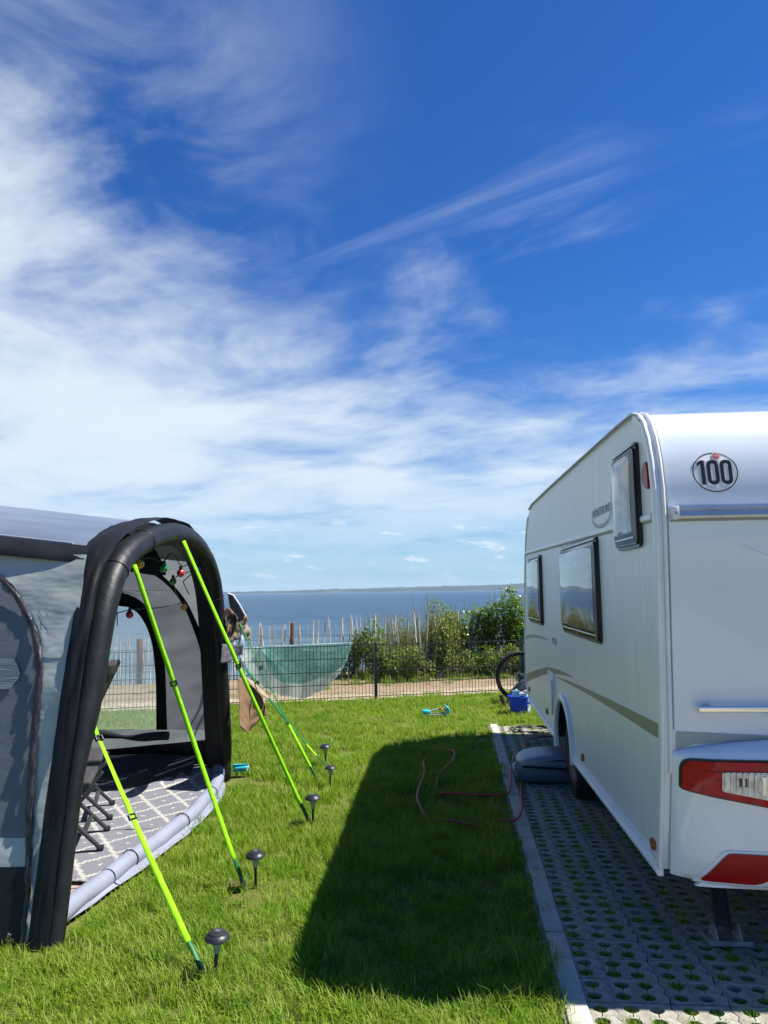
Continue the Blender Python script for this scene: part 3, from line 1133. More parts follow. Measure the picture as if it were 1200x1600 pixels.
def caravan_wheels():
    for sx in (0.0, CW):
        sg = 1 if sx == 0 else -1
        b = MB()
        prof = [(0.20, -0.075), (0.27, -0.088), (0.300, -0.08), (0.315, -0.055), (0.318, 0.0), (0.315, 0.055), (0.300, 0.08), (0.27, 0.088), (0.20, 0.075)]
        b.lathe(prof, 32, (0, 0, 0), 'X', caps=False)
        wh = b.build('wheel', M['rubber'], caravan, smooth=50, loc=(sx + sg * 0.125, WY - 0.02, 0.318))
        b = MB()
        b.lathe([(0.02, -0.062 * sg), (0.05, -0.07 * sg), (0.09, -0.05 * sg), (0.15, -0.045 * sg), (0.185, -0.07 * sg), (0.205, -0.078 * sg), (0.205, -0.06 * sg), (0.19, 0.0)], 28, axis='X')
        rim = b.build('rim', M['darksteel'], wh, smooth=35)


def side(u, v, t):       # point on the left side face, t outwards
    return (-t, u, v)


def window(y0, y1, z0, z1, r=0.04):
    fr = MB()
    fr.prism(rrect(y0, y1, z0, z1, r), side, 0.0, 0.018)
    f = fr.build('window', M['blackplastic'], caravan, smooth=30)
    # bulging acrylic pane, hinged at the top; its rim is a stepped black edge
    b = MB()
    b.prism(rrect(y0 + 0.014, y1 - 0.010, z0 + 0.016, z1 - 0.030, r * 0.8), side, 0.018, 0.030)
    b.build('pane_edge', M['blackplastic'], f, smooth=30)
    b = MB()
    outer = rrect(y0 + 0.020, y1 - 0.012, z0 + 0.022, z1 - 0.036, r * 0.75)
    inner = rrect(y0 + 0.058, y1 - 0.020, z0 + 0.075, z1 - 0.050, r * 0.45)
    n = len(outer)
    vs = [side(u, v, 0.0302) for u, v in outer] + [side(u, v, 0.040) for u, v in inner]
    fs = [(i, (i + 1) % n, n + (i + 1) % n, n + i) for i in range(n)]
    b.add(vs, fs)
    b.build('pane_rim', M['amberedge'], f, smooth=25)
    b = MB()
    ia, ib = min(p[0] for p in inner), max(p[0] for p in inner)
    ja, jb = min(p[1] for p in inner), max(p[1] for p in inner)
    b.grid(lambda u, v: side(ia + 0.004 + (ib - ia - 0.008) * u, ja + 0.004 + (jb - ja - 0.008) * v, 0.0402 + 0.012 * (math.sin(math.pi * u) * math.sin(math.pi * v)) ** 0.7 + 0.0010 * math.sin(9 * u + 4 * v)), 24, 18)
    o = b.build('pane', M['acrylic'], f, smooth=80, normals=False)
    if o.data.polygons[0].normal.x > 0:
        o.data.flip_normals()
    b = MB()
    b.add([side(u, v, 0.0398) for u, v in inner], [tuple(range(n))])
    o = b.build('pane_border', M['blackplastic'], f, normals=False)
    if o.data.polygons[0].normal.x > 0:
        o.data.flip_normals()
    b = MB()
    b.box((-0.026, (y0 + y1) / 2, z1 - 0.016), (0.012, y1 - y0 - 0.05, 0.010), bevel=0.003)
    b.build('hinge_strip', M['silverstrip'], f)
    b = MB()
    b.box((-0.036, (y0 + y1) / 2, z0 + 0.050), (0.006, y1 - y0 - 0.10, 0.008), bevel=0.002)
    b.build('seal_line', M['silverstrip'], f)
    return f


def band(name, upper, lower, t, mat, fn=side, n=40, parent=None):
    """decal between two curves given as (u, v) lists over the same u range"""
    u0, u1 = upper[0][0], upper[-1][0]
    b = MB()
    vs = []
    for i in range(n + 1):
        u = u0 + (u1 - u0) * i / n
        vs.append(fn(u, lerp_smooth(lower, u), t))
        vs.append(fn(u, lerp_smooth(upper, u), t))
    b.add(vs, [(2 * i, 2 * i + 2, 2 * i + 3, 2 * i + 1) for i in range(n)])
    o = b.build(name, mat, parent or caravan, normals=False)
    if o.data.polygons[0].normal.x > 0:
        o.data.flip_normals()
    return o


def lerp_smooth(pts, x):
    """Catmull-Rom through points sorted by x"""
    if x <= pts[0][0]:
        return pts[0][1]
    if x >= pts[-1][0]:
        return pts[-1][1]
    for i in range(len(pts) - 1):
        if pts[i][0] <= x <= pts[i + 1][0]:
            p1, p2 = pts[i], pts[i + 1]
            p0 = pts[i - 1] if i > 0 else (2 * p1[0] - p2[0], 2 * p1[1] - p2[1])
            p3 = pts[i + 2] if i + 2 < len(pts) else (2 * p2[0] - p1[0], 2 * p2[1] - p1[1])
            h = p2[0] - p1[0]
            m1 = (p2[1] - p0[1]) / (p2[0] - p0[0]) * h
            m2 = (p3[1] - p1[1]) / (p3[0] - p1[0]) * h
            t = (x - p1[0]) / h
            return (2 * t ** 3 - 3 * t ** 2 + 1) * p1[1] + (t ** 3 - 2 * t ** 2 + t) * m1 + (-2 * t ** 3 + 3 * t ** 2) * p2[1] + (t ** 3 - t ** 2) * m2
    return pts[-1][1]


def lettering(txt, size, loc, rot, mat, name, parent, shear=0.0, spacing=1.0, extrude=0.0006, width=None):
    cu = bpy.data.curves.new(name, 'FONT')
    cu.body = txt
    cu.size = size
    cu.extrude = extrude
    cu.shear = shear
    cu.space_character = spacing
    cu.align_x = 'CENTER'
    cu.align_y = 'CENTER'
    cu.materials.append(mat)
    tmp = bpy.data.objects.new(name + '_curve', cu)
    me = bpy.data.meshes.new_from_object(tmp)
    bpy.data.objects.remove(tmp)
    o = link(name, me, parent, loc)
    o.rotation_euler = rot
    return o


SIDE_ROT = Matrix((Vector((0, -1, 0)), Vector((0, 0, 1)), Vector((-1, 0, 0)))).transposed().to_euler()


def caravan_details():
    window(0.045, 0.520, 1.900, 2.430)
    window(1.07, 2.42, 1.350, 2.025, 0.05)
    window(3.69, 4.70, 1.340, 2.035, 0.05)
    # orange side markers
    for y, z in ((0.125, 0.466), (1.895, 0.487), (3.66, 0.530), (5.08, 0.553)):
        b = MB()
        b.prism([(y + 0.040 * math.cos(R(a)), z + 0.028 * math.sin(R(a))) for a in range(0, 360, 24)], side, 0.0, 0.012)
        b.build('side_marker_light', M['amber'], caravan, smooth=40)
        b = MB()
        b.prism([(y + 0.012 * math.cos(R(a)), z + 0.024 * math.sin(R(a))) for a in range(0, 360, 30)], side, 0.012, 0.017)
        b.build('lens_rib', M['amber'], caravan, smooth=40)
    # red end marker high on the rear of the side
    pts = [(-0.105, 2.298), (-0.075, 2.300), (-0.030, 2.265), (-0.022, 2.235), (-0.040, 2.200), (-0.085, 2.168), (-0.118, 2.165), (-0.124, 2.23)]
    b = MB()
    b.prism(roundpoly(pts, 0.02), side, 0.0, 0.014)
    b.build('end_marker_light', M['redref'], caravan, smooth=40)
    # service hatch with frame, door and hinge bars
    b = MB()
    b.prism(rrect(3.12, 3.50, 0.515, 0.945, 0.03), side, 0.0, 0.012)
    h = b.build('service_hatch', M['trim'], caravan, smooth=30)
    b = MB()
    b.prism(rrect(3.155, 3.465, 0.55, 0.905, 0.02), side, 0.012, 0.018)
    b.build('hatch_door', M['side'], h, smooth=30)
    b = MB()
    b.box((-0.022, 3.19, 0.73), (0.014, 0.03, 0.30), bevel=0.004)
    b.build('hatch_handle', M['alu'], h, smooth=30)
    # side stripes
    band('side_stripe', [(2.20, 1.020), (2.65, 1.012), (3.46, 0.965), (4.05, 0.890), (5.35, 0.700)], [(2.20, 1.016), (2.65, 0.985), (3.46, 0.905), (4.05, 0.820), (5.35, 0.605)], 0.0025, M['decal'])
    band('side_stripe', [(-0.075, 1.064), (0.84, 1.034), (2.08, 0.984), (3.05, 0.930)], [(-0.085, 0.995), (0.84, 0.984), (1.6, 0.970), (2.08, 0.955), (3.05, 0.926)], 0.0020, M['decal2'])
    band('front_swoosh', [(3.36, 1.222), (3.97, 1.226), (4.7, 1.195), (5.27, 1.150)], [(3.36, 1.216), (3.97, 1.200), (4.7, 1.160), (5.27, 1.105)], 0.0025, M['greydecal'])
    lettering('MC 520', 0.078, (-0.003, 3.06, 1.232), SIDE_ROT, M['text'], 'model_lettering', caravan, 0.15)
    lettering('MÜNSTERLAND', 0.072, (-0.003, 0.955, 2.172), SIDE_ROT, M['text'], 'name_lettering', caravan, 0.0)
    # oval swoosh under the name
    for k, (ra, rb, wd, dy) in enumerate(((0.285, 0.092, 0.007, 0.0), (0.255, 0.078, 0.004, 0.0))):
        b = MB()
        vs = []
        angs = list(range(150, 396, 6)) if k == 0 else list(range(165, 350, 6))
        for a in angs:
            s_ = math.sin(math.pi * (a - angs[0]) / (angs[-1] - angs[0]))
            for rr in (-wd * s_ * 0.6 - 0.001, wd * s_ * 0.6 + 0.001):
                vs.append((-0.0024, 0.955 - (ra + rr) * math.cos(R(a)), 2.165 + (rb + rr) * math.sin(R(a))))
        b.add(vs, [(2 * i, 2 * i + 2, 2 * i + 3, 2 * i + 1) for i in range(len(angs) - 1)])
        o = b.build('name_swoosh', M['text'], caravan, normals=False)
        if o.data.polygons[0].normal.x > 0:
            o.data.flip_normals()


def rear_y(z):
    return lerp_list([(zz_, yy) for yy, zz_ in REAR], z)


def rear(u, v, t):       # point on the rear wall, t outwards
    z0, z1 = v - 0.02, v + 0.02
    sl = (rear_y(z1) - rear_y(z0)) / 0.04
    nrm = Vector((-1.0, sl)).normalized()      # (y, z)
    return (u, rear_y(v) + nrm.x * t, v + nrm.y * t)


def caravan_rear():
    # bumper moulding with top ledge and rounded left and right ends
    topc = lambda x: 0.935 + 0.072 * min(1, (min(x, CW - x) / 0.42)) ** 0.6
    botc = lambda x: 0.382 - 0.045 * min(1, (min(x, CW - x) / 0.34)) ** 0.75
    b = MB()
    xs = [0.034, 0.045, 0.06, 0.09, 0.13, 0.18, 0.25, 0.34, 0.45, 0.6, 0.8, 1.0, 1.15]
    xs = xs + [CW - x for x in xs[-2::-1]]
    rows = [(-0.02, 0.0), (0.0, 0.55), (0.06, 0.85), (0.2, 0.97), (0.5, 1.0), (0.75, 0.97), (0.9, 0.88), (0.955, 0.70), (0.985, 0.45), (1.0, 0.06)]
    vs = []
    for x in xs:
        e = min(x, CW - x)
        bul = 0.085 * min(1.0, ((e - 0.03) / 0.16)) ** 0.5 + 0.13 * math.sin(math.pi * e / CW) ** 1.2
        zt, zb = topc(x), botc(x)
        for t, q in rows:
            z = zb + (zt - zb) * max(0, t)
            y = rear_y(min(max(z, 0.39), 1.05)) * (1 - 0.35 * (1 - t)) - bul * q - 0.002
            vs.append((x, y + (0.05 if t < 0 else 0), z))
    n = len(rows)
    fs = [(i * n + j, i * n + j + 1, (i + 1) * n + j + 1, (i + 1) * n + j) for i in range(len(xs) - 1) for j in range(n - 1)]
    b.add(vs, fs)
    bump = b.build('bumper', M['gel'], caravan, smooth=60)

    def bface(x, z, t):
        e = min(x, CW - x)
        bul = 0.085 * min(1.0, ((e - 0.03) / 0.16)) ** 0.5 + 0.13 * math.sin(math.pi * e / CW) ** 1.2
        zt, zb = topc(x), botc(x)
        s_ = (z - zb) / (zt - zb)
        q = lerp_list([(0, 0.55), (0.06, 0.85), (0.2, 0.97), (0.5, 1.0), (0.75, 0.97), (0.9, 0.88), (0.955, 0.70), (1.0, 0.1)], s_)
        return (x, rear_y(min(max(z, 0.39), 1.05)) * (1 - 0.35 * (1 - s_)) - bul * q - 0.002 - t, z)

    def slab(name, poly, t0, t1, mat, parent, mirror=False, sm=30):
        fn = (lambda u, v, t: bface(CW - u, v, t)) if mirror else bface
        ua, ub = min(p[0] for p in poly), max(p[0] for p in poly)
        nc, nr = 28, 6
        us = [ua + (ub - ua) * (0.0003 + 0.9994 * (0.5 - 0.5 * math.cos(math.pi * k / nc))) for k in range(nc + 1)]
        rows = []
        for u in us:
            zs = []
            for (a0, b0), (a1, b1) in zip(poly, poly[1:] + poly[:1]):
                if (a0 - u) * (a1 - u) <= 0 and abs(a1 - a0) > 1e-9:
                    zs.append(b0 + (b1 - b0) * (u - a0) / (a1 - a0))
            rows.append((u, min(zs), max(zs)) if zs else (u, 0, 0))
        bb = MB()
        vs, fs = [], []
        for u, z0_, z1_ in rows:
            for k in range(nr + 1):
                vs.append(fn(u, z0_ + (z1_ - z0_) * k / nr, t1))
            vs.append(fn(u, z0_, t0))
            vs.append(fn(u, z1_, t0))
        st_ = nr + 3
        for i in range(len(rows) - 1):
            for k in range(nr):
                a_ = i * st_ + k
                fs.append((a_, a_ + st_, a_ + st_ + 1, a_ + 1))
            a_ = i * st_
            fs.append((a_ + nr + 1, a_ + st_ + nr + 1, a_ + st_, a_))
            fs.append((a_ + nr, a_ + st_ + nr, a_ + st_ + nr + 2, a_ + nr + 2))
        for a_ in (0, (len(rows) - 1) * st_):
            fs.append(tuple([a_ + nr + 1] + [a_ + k for k in range(nr + 1)] + [a_ + nr + 2]))
        bb.add(vs, fs)
        return bb.build(name, mat, parent, smooth=sm)

    SX = lambda ps: [(0.97 * u - 0.038, v + (0.046 if v > 0.6 else 0.030)) for u, v in ps]
    for mir in (False, True):
        shape = roundpoly(SX([(0.098, 0.745), (0.098, 0.885), (0.64, 0.897), (0.64, 0.655), (0.40, 0.692), (0.13, 0.735)]), 0.055)
        tl = slab('tail_light', shape, -0.012, 0.006, M['blackplastic'], caravan, mir)
        shape2 = roundpoly(SX([(0.108, 0.750), (0.108, 0.876), (0.63, 0.889), (0.63, 0.664), (0.40, 0.700), (0.135, 0.742)]), 0.048)
        slab('red_lens', shape2, 0.006, 0.018, M['redlens'], tl, mir)
        clear = roundpoly(SX([(0.262, 0.752), (0.262, 0.838), (0.615, 0.846), (0.615, 0.700), (0.45, 0.722)]), 0.012)
        slab('clear_lens', clear, 0.018, 0.023, M['clearlens'], tl, mir)
        for k in range(14):
            x = 0.270 + 0.0245 * k
            z0 = lerp_list([(0.262, 0.756), (0.45, 0.728), (0.615, 0.706)], x)
            slab('lens_rib', SX([(x, z0), (x + 0.009, z0), (x + 0.009, 0.838), (x, 0.836)]), 0.023, 0.031, M['clearlens'], tl, mir)
        slab('indicator_bulb', SX([(0.325, 0.778), (0.365, 0.776), (0.365, 0.814), (0.325, 0.814)]), 0.0236, 0.0255, M['bulbamber'], tl, mir)
        slab('lamp_housing', SX(rrect(0.415, 0.52, 0.745, 0.825, 0.02)), 0.0236, 0.028, M['chrome'], tl, mir)
        slab('red_corner_lens', roundpoly(SX([(0.188, 0.755), (0.188, 0.838), (0.258, 0.840), (0.258, 0.752)]), 0.008), 0.018, 0.021, M['redlens'], tl, mir)
        # reflector in a white recess
        slab('reflector_surround', roundpoly(SX([(0.155, 0.326), (0.285, 0.492), (0.67, 0.500), (0.56, 0.400), (0.47, 0.326)]), 0.02), -0.01, 0.006, M['gel'], caravan, mir)
        slab('reflector', roundpoly(SX([(0.188, 0.338), (0.298, 0.481), (0.655, 0.484), (0.54, 0.395), (0.425, 0.338)]), 0.02), 0.006, 0.014, M['redref'], caravan, mir)
        slab('bumper_lip', [(0.13, 0.338), (0.15, 0.356), (1.1, 0.356), (1.1, 0.338)], -0.01, 0.012, M['gel'], caravan, mir)
    # tapering grey decal above the bumper
    b = MB()
    vs = []
    for i in range(25):
        x = 0.055 + i * (0.62 / 24)
        vs.append(rear(x, lerp_list([(0.055, 0.955), (0.13, 0.985), (0.35, 1.0), (0.7, 1.010)], x), 0.004))
        vs.append(rear(x, lerp_list([(0.055, 1.042), (0.35, 1.030), (0.7, 1.011)], x), 0.004))
    b.add(vs, [(2 * i, 2 * i + 2, 2 * i + 3, 2 * i + 1) for i in range(24)])
    b.build('rear_decal', M['greydecal'], caravan)
    # light rail / profile across the rear
    b = MB()
    prof = [(q_ - 0.020, t_) for q_, t_ in ((2.030, 0.004), (2.028, 0.030), (2.040, 0.036), (2.066, 0.032), (2.070, 0.040), (2.086, 0.038), (2.090, 0.004))]
    n = len(prof)
    vs = [rear(x, z, t) for x in (0.080, CW - 0.080) for z, t in prof]
    fs = [(j, (j + 1) % n, (j + 1) % n + n, j + n) for j in range(n)] + [tuple(range(n)), tuple(range(2 * n - 1, n - 1, -1))]
    b.add(vs, fs)
    rail = b.build('rear_rail', M['alu'], caravan, smooth=25)
    for x in (0.073, CW - 0.073):
        b = MB()
        b.box(rear(x, 2.036, 0.02), (0.03, 0.046, 0.060), bevel=0.004)
        cp = b.build('rail_end_cap', M['trim'], rail, smooth=30)
        b = MB()
        b.lathe([(0.001, 0.0), (0.006, 0.0), (0.006, 0.003)], 10, (x, rear(x, 2.035, 0.044)[1] - 0.003, 2.035), 'Y')
        b.build('screw', M['steel'], rail, smooth=40)
    b = MB()
    b.prism([(0.06, 1.998), (CW - 0.06, 1.998), (CW - 0.06, 2.007), (0.06, 2.007)], rear, 0.001, 0.010)
    b.build('rail_seal', M['greyplastic'], caravan)
    # broad shallow swage lines pressed in the rear wall
    for (xa, za, xb, zb) in ((0.16, 1.98, 0.95, 1.62), (0.62, 1.075, 0.30, 1.16)):
        b = MB()
        pts = []
        for i in range(13):
            t = i / 12
            pts.append(rear(xa + (xb - xa) * t, za + (zb - za) * t, -0.008))
        b.tube(pts, [0.0095 * math.sin(math.pi * (0.08 + 0.84 * i / 12)) + 0.002 for i in range(13)], 10)
        b.build('swage_line', M['gel'], caravan, smooth=80)
    # chrome grab handles
    for mir in (False, True):
        X = (lambda x: CW - x) if mir else (lambda x: x)
        b = MB()
        b.box((X(0.44), rear(0.5, 1.150, 0.045)[1], 1.150), (0.60, 0.022, 0.028), bevel=0.006, seg=3)
        hd = b.build('grab_handle', M['chrome'], caravan, smooth=35)
        for x in (0.19, 0.69):
            b = MB()
            p0, p1 = rear(X(x), 1.150, 0.0), rear(X(x), 1.150, 0.040)
            b.bar(p0, p1, 0.03, 0.02, 0.002)
            b.build('handle_foot', M['blackplastic'], hd)
    # speed sticker: white disc, black ring, bold condensed figures
    cx, cz = 0.276, 2.226
    def st(u, v, t):
        return rear(cx + u, cz + v, t)
    def ring(r0, r1, mat, name, parent, t=0.0026, n=48, rings=1):
        bb = MB()
        vs_ = []
        for q in range(rings + 1):
            r_ = r0 + (r1 - r0) * q / rings
            for k in range(n):
                a = 2 * math.pi * k / n
                vs_.append(st(r_ * math.cos(a), r_ * math.sin(a) * 0.93, t))
        bb.add(vs_, [(q * n + k, q * n + (k + 1) % n, (q + 1) * n + (k + 1) % n, (q + 1) * n + k) for q in range(rings) for k in range(n)])
        return bb.build(name, mat, parent)
    stk = ring(0.0005, 0.107, M['stickerwhite'], 'speed_sticker', caravan, 0.0018, rings=14)
    ring(0.0975, 0.1025, M['stickerblack'], 'sticker_ring', stk, 0.0030)
    def dense(poly, m_=6):
        out2 = []
        for i in range(len(poly)):
            p, q = Vector(poly[i]), Vector(poly[(i + 1) % len(poly)])
            for k in range(m_):
                out2.append(tuple(p.lerp(q, k / m_)))
        return out2
    def glyph(poly, hole):
        bb = MB()
        poly, hole = dense(poly), dense(hole)
        n = len(poly)
        vs_ = [st(u, v, 0.0034) for u, v in poly] + [st(u, v, 0.0034) for u, v in hole]
        bb.add(vs_, [(i, (i + 1) % n, n + (i + 1) % n, n + i) for i in range(n)])
        return bb.build('sticker_figure', M['stickerblack'], stk)
    bb = MB()
    bb.grid(lambda u, v: st(-0.063 + 0.017 * u, -0.060 + 0.118 * v, 0.0034), 2, 16)
    bb.grid(lambda u, v: st(-0.080 + 0.0172 * u, 0.028 + 0.0135 * u + 0.0165 * v, 0.0034), 3, 3)
    bb.build('sticker_figure', M['stickerblack'], stk)
    for u0 in (-0.036, 0.024):
        glyph(rrect(u0, u0 + 0.053, -0.060, 0.058, 0.024), rrect(u0 + 0.0165, u0 + 0.0365, -0.043, 0.041, 0.0095))
    # little round seal over the top of the figures
    def disc(r_, u, v, t, mat, name):
        bb = MB()
        bb.add([st(u + r_ * math.cos(2 * math.pi * k / 20), v + r_ * math.sin(2 * math.pi * k / 20), t) for k in range(20)], [tuple(range(20))])
        return bb.build(name, mat, stk)
    disc(0.020, 0.012, 0.076, 0.0046, M['sealgrey'], 'seal')
    disc(0.0135, 0.012, 0.076, 0.0054, M['sealred'], 'seal_centre')
    bb = MB()
    bb.add([st(0.012 + u, 0.076 + v, 0.0062) for u, v in ((-0.008, 0.004), (0.0, 0.001), (0.008, 0.003), (0.003, -0.002), (-0.002, -0.001))], [(0, 1, 2, 3, 4)])
    bb.build('seal_mark', M['stickerwhite'], stk)
    # rear corner steadies with splayed foot plates
    for mir in (False, True):
        X = (lambda x: CW - x) if mir else (lambda x: x)
        leg = MB()
        fx, fy = 0.33, 0.20
        for dx in (-0.035, 0.035):
            leg.bar((X(fx + 0.05 + dx), fy + 0.30, 0.40), (X(fx + dx), fy, 0.05), 0.006, 0.05)
        leg.bar((X(fx + 0.05), fy + 0.30, 0.41), (X(fx), fy + 0.01, 0.06), 0.06, 0.008)
        lg = leg.build('support_leg', M['darksteel'], caravan)
        ft = MB()
        ft.box((X(fx), fy - 0.015, 0.012), (0.20, 0.15, 0.008), bevel=0.002)
        for s_ in (-1, 1):
            ft.prism([(-0.09, 0.01), (0.06, 0.01), (0.05, 0.028), (0.0, 0.085), (-0.03, 0.085)], (lambda s__: (lambda u, v, t: (X(fx) + s__ * 0.055 + t, fy + u, v)))(s_), -0.003, 0.003)
            ft.box((X(fx) + s_ * 0.098, fy - 0.015, 0.022), (0.006, 0.14, 0.024))
        ft.box((X(fx), fy - 0.088, 0.022), (0.20, 0.006, 0.022))
        ft.build('foot_plate', M['steel'], lg)
        rod = MB()
        rod.tube([(X(fx + 0.05), fy + 0.28, 0.38), (X(fx + 0.03), fy - 0.16, 0.34)], 0.008, 6)
        rod.build('steady_spindle', M['steel'], lg, smooth=40)


caravan_shell()
caravan_trim()
caravan_wheels()
caravan_details()
caravan_rear()


# ------------------------------------------------------------------ awning
awning = thing('inflatable_awning', 'grey and black inflatable awning with an open arched doorway facing the caravan', 'awning', (-2.06, 3.6, 0), R(2.5))
AX, AY = -2.06, 3.6
NEARP = [(0, 3.62), (0.65, 3.77), (1.25, 3.90), (1.6, 3.985), (1.86, 4.06), (2.6, 4.24)]
FARP = [(0, 6.95), (0.65, 6.82), (1.2, 6.70), (1.6, 6.61), (1.9, 6.53), (2.6, 6.36)]
ARC = [(3.62, 0.0), (3.76, 0.65), (3.90, 1.25), (4.00, 1.58), (4.11, 1.80), (4.24, 1.945), (4.46, 2.06), (4.78, 2.15), (5.10, 2.21), (5.42, 2.235),
       (5.73, 2.21), (6.02, 2.13), (6.25, 2.01), (6.40, 1.87), (6.51, 1.68), (6.61, 1.35), (6.69, 1.0), (6.80, 0.5), (6.91, 0.0)]


def resample(pts, n):
    ds = [0]
    for a, b in zip(pts, pts[1:]):
        ds.append(ds[-1] + (Vector(b) - Vector(a)).length)
    out_ = []
    for i in range(n + 1):
        s_ = ds[-1] * i / n
        for k in range(len(pts) - 1):
            if s_ <= ds[k + 1] + 1e-9:
                t = (s_ - ds[k]) / max(1e-9, ds[k + 1] - ds[k])
                out_.append(tuple(Vector(pts[k]).lerp(Vector(pts[k + 1]), t)))
                break
    return out_


def smooth_pts(pts, it=2):
    for _ in range(it):
        pts = [pts[0]] + [tuple((Vector(pts[i - 1]) + Vector(pts[i]) * 2 + Vector(pts[i + 1])) / 4) for i in range(1, len(pts) - 1)] + [pts[-1]]
    return pts


ARCS = smooth_pts(resample(ARC, 72), 2)


def inset(path, d):
    res = []
    k = len(path)
    for i in range(k):
        a, c = Vector(path[max(0, i - 1)]), Vector(path[min(k - 1, i + 1)])
        t = (c - a).normalized()
        nrm = Vector((t.y, -t.x))
        q = Vector(path[i]) + nrm * d
        res.append((q.x, max(0.0, q.y)))
    return res


def rise(x):
    return 1.0 + 0.06 * max(0.0, -2.1 - x)


def wallfn(prof, sgn, off, wr, seed):
    """near wall: outside towards -y (sgn -1); far wall: inside face towards -y as well"""
    def fn(x, z):
        y = lerp_list(prof, z)
        y += -off
        ww = wr * (fbm(x * 1.7 + seed, z * 2.6 - x * 1.5, seed, 3) * 0.8 + 0.5 * fbm(x * 2.2 + seed, z * 8.0 - x * 3.0, 1.7, 2))
        return (x - AX, y - ww - AY, z)
    return fn


def ruled(name, xl, xr, z0, z1, fn, mat, parent, nx=24, nz=30, th=0.004):
    L = (lambda z: xl) if not callable(xl) else xl
    Rg = (lambda z: xr) if not callable(xr) else xr
    b = MB()
    b.grid(lambda u, v: fn(L(z0 + (z1 - z0) * v) + (Rg(z0 + (z1 - z0) * v) - L(z0 + (z1 - z0) * v)) * u, z0 + (z1 - z0) * v), nx, nz)
    o = b.build(name, mat, parent, smooth=80, normals=False)
    return o


def awning_near_wall():
    # curve of the zip tape (x over z)
    ZR = [(0.0, -2.115), (0.22, -2.125), (0.5, -2.15), (0.8, -2.18), (1.12, -2.205), (1.25, -2.21), (1.35, -2.23), (1.51, -2.29), (1.65, -2.38), (1.77, -2.48), (1.84, -2.61), (1.90, -2.85), (1.93, -3.2)]
    ZL = [(z, x - lerp_list([(0, 0.025), (0.5, 0.038), (1.0, 0.045), (1.5, 0.04), (1.93, 0.05)], z)) for z, x in ZR]
    zr = lambda z: lerp_smooth(ZR, z)
    zl = lambda z: lerp_smooth(ZL, z)
    fn = wallfn(NEARP, -1, 0.0, 0.020, 2.0)
    top = lambda x: 1.905 * rise(x)
    # silver panel: right of the tape, and above the door
    def silver(u, v):
        x = -2.10
        z = v * 1.93
        xa, xb = zl(z) + 0.012, -2.070
        return fn(xa + (xb - xa) * u, z)
    b = MB()
    b.grid(silver, 14, 60)
    b.build('side_panel', M['asilver'], awning, smooth=80, normals=False)
    b = MB()
    def crown(u, v):
        x = -4.9 + (2.83) * u
        zlow = lerp_list([(-4.9, 1.93), (-3.2, 1.93), (-2.85, 1.90), (-2.61, 1.84), (-2.48, 1.77), (-2.38, 1.65), (-2.29, 1.51), (-2.23, 1.36), (-2.098, 1.36)], x)
        zhi = 1.90 * rise(x)
        if x > -2.12:
            zlow = max(zlow, 1.36)
        return fn(x, zlow + (zhi - zlow) * v)
    b.grid(crown, 70, 16)
    o = b.build('upper_side_panel', M['asilver'], awning, smooth=80, normals=False)
    o.location.y -= 0.003
    # door panel in three heights
    ruled('door_panel', -4.4, lambda z: zl(z) + 0.006, 0.47, 1.925, wallfn(NEARP, -1, -0.004, 0.003, 5.0), M['agrey'], awning, 40, 40)
    ruled('door_band', -4.4, lambda z: zl(z) + 0.006, 0.34, 0.475, wallfn(NEARP, -1, -0.001, 0.003, 5.0), M['asilver'], awning, 40, 6)
    ruled('mud_wall', -4.9, lambda z: zl(z) + 0.006, 0.0, 0.345, wallfn(NEARP, -1, 0.004, 0.005, 8.0), M['mudflap'], awning, 40, 12)
    # crinkled zip tape
    fz = wallfn(NEARP, -1, 0.010, 0.016, 11.0)
    def tape(u, v):
        z = 0.0 + 1.93 * v
        p = fz(zl(z) + (zr(z) - zl(z)) * u, z)
        bul = 0.010 * math.sin(math.pi * u) + 0.006 * fbm(z * 16, u * 3, 4.0, 3)
        return (p[0] + 0.006 * fbm(z * 14, 3.0, 2.0), p[1] - bul, p[2])
    b = MB()
    b.grid(tape, 8, 130)
    b.build('zip_tape', M['zip'], awning, smooth=80, normals=False)
    # lighter sheet on the door fabric, a reflection put into its colour
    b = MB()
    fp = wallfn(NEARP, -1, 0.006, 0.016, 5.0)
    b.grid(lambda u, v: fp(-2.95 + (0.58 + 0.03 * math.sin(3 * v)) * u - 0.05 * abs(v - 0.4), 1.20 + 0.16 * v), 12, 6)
    b.build('reflection_patch', M['reflpatch'], awning, smooth=80, normals=False)
    # back part of the near wall beyond the door
    ruled('rear_side_panel', -4.9, -4.4, 0.34, 1.93, fn, M['asilver'], awning, 4, 12)
    # black eave strip
    b = MB()
    def eave(u, v):
        x = -4.9 + 2.82 * u
        z0 = 1.88 * rise(x)
        z1 = (1.88 + 0.105 + 0.02 * (x + 2.1) * -0.3) * rise(x)
        y0, y1 = lerp_list(NEARP, 1.88), 4.16
        z = z0 + (z1 - z0) * v
        return (x - AX, y0 + (y1 - y0) * v ** 1.6 - 0.014 - 0.004 * math.sin(math.pi * v) - AY, z)
    b.grid(eave, 50, 6)
    b.build('eave_strip', M['ablack'], awning, smooth=80, normals=False)
    b = MB()
    b.tube([(x - AX, 4.165 - AY, (1.985 + 0.006 * (-2.1 - x)) * rise(x) + 0.004) for x in (-4.9, -4.0, -3.2, -2.6, -2.2)], 0.008, 6)
    b.build('eave_piping', M['whitecloth'], awning, smooth=60)


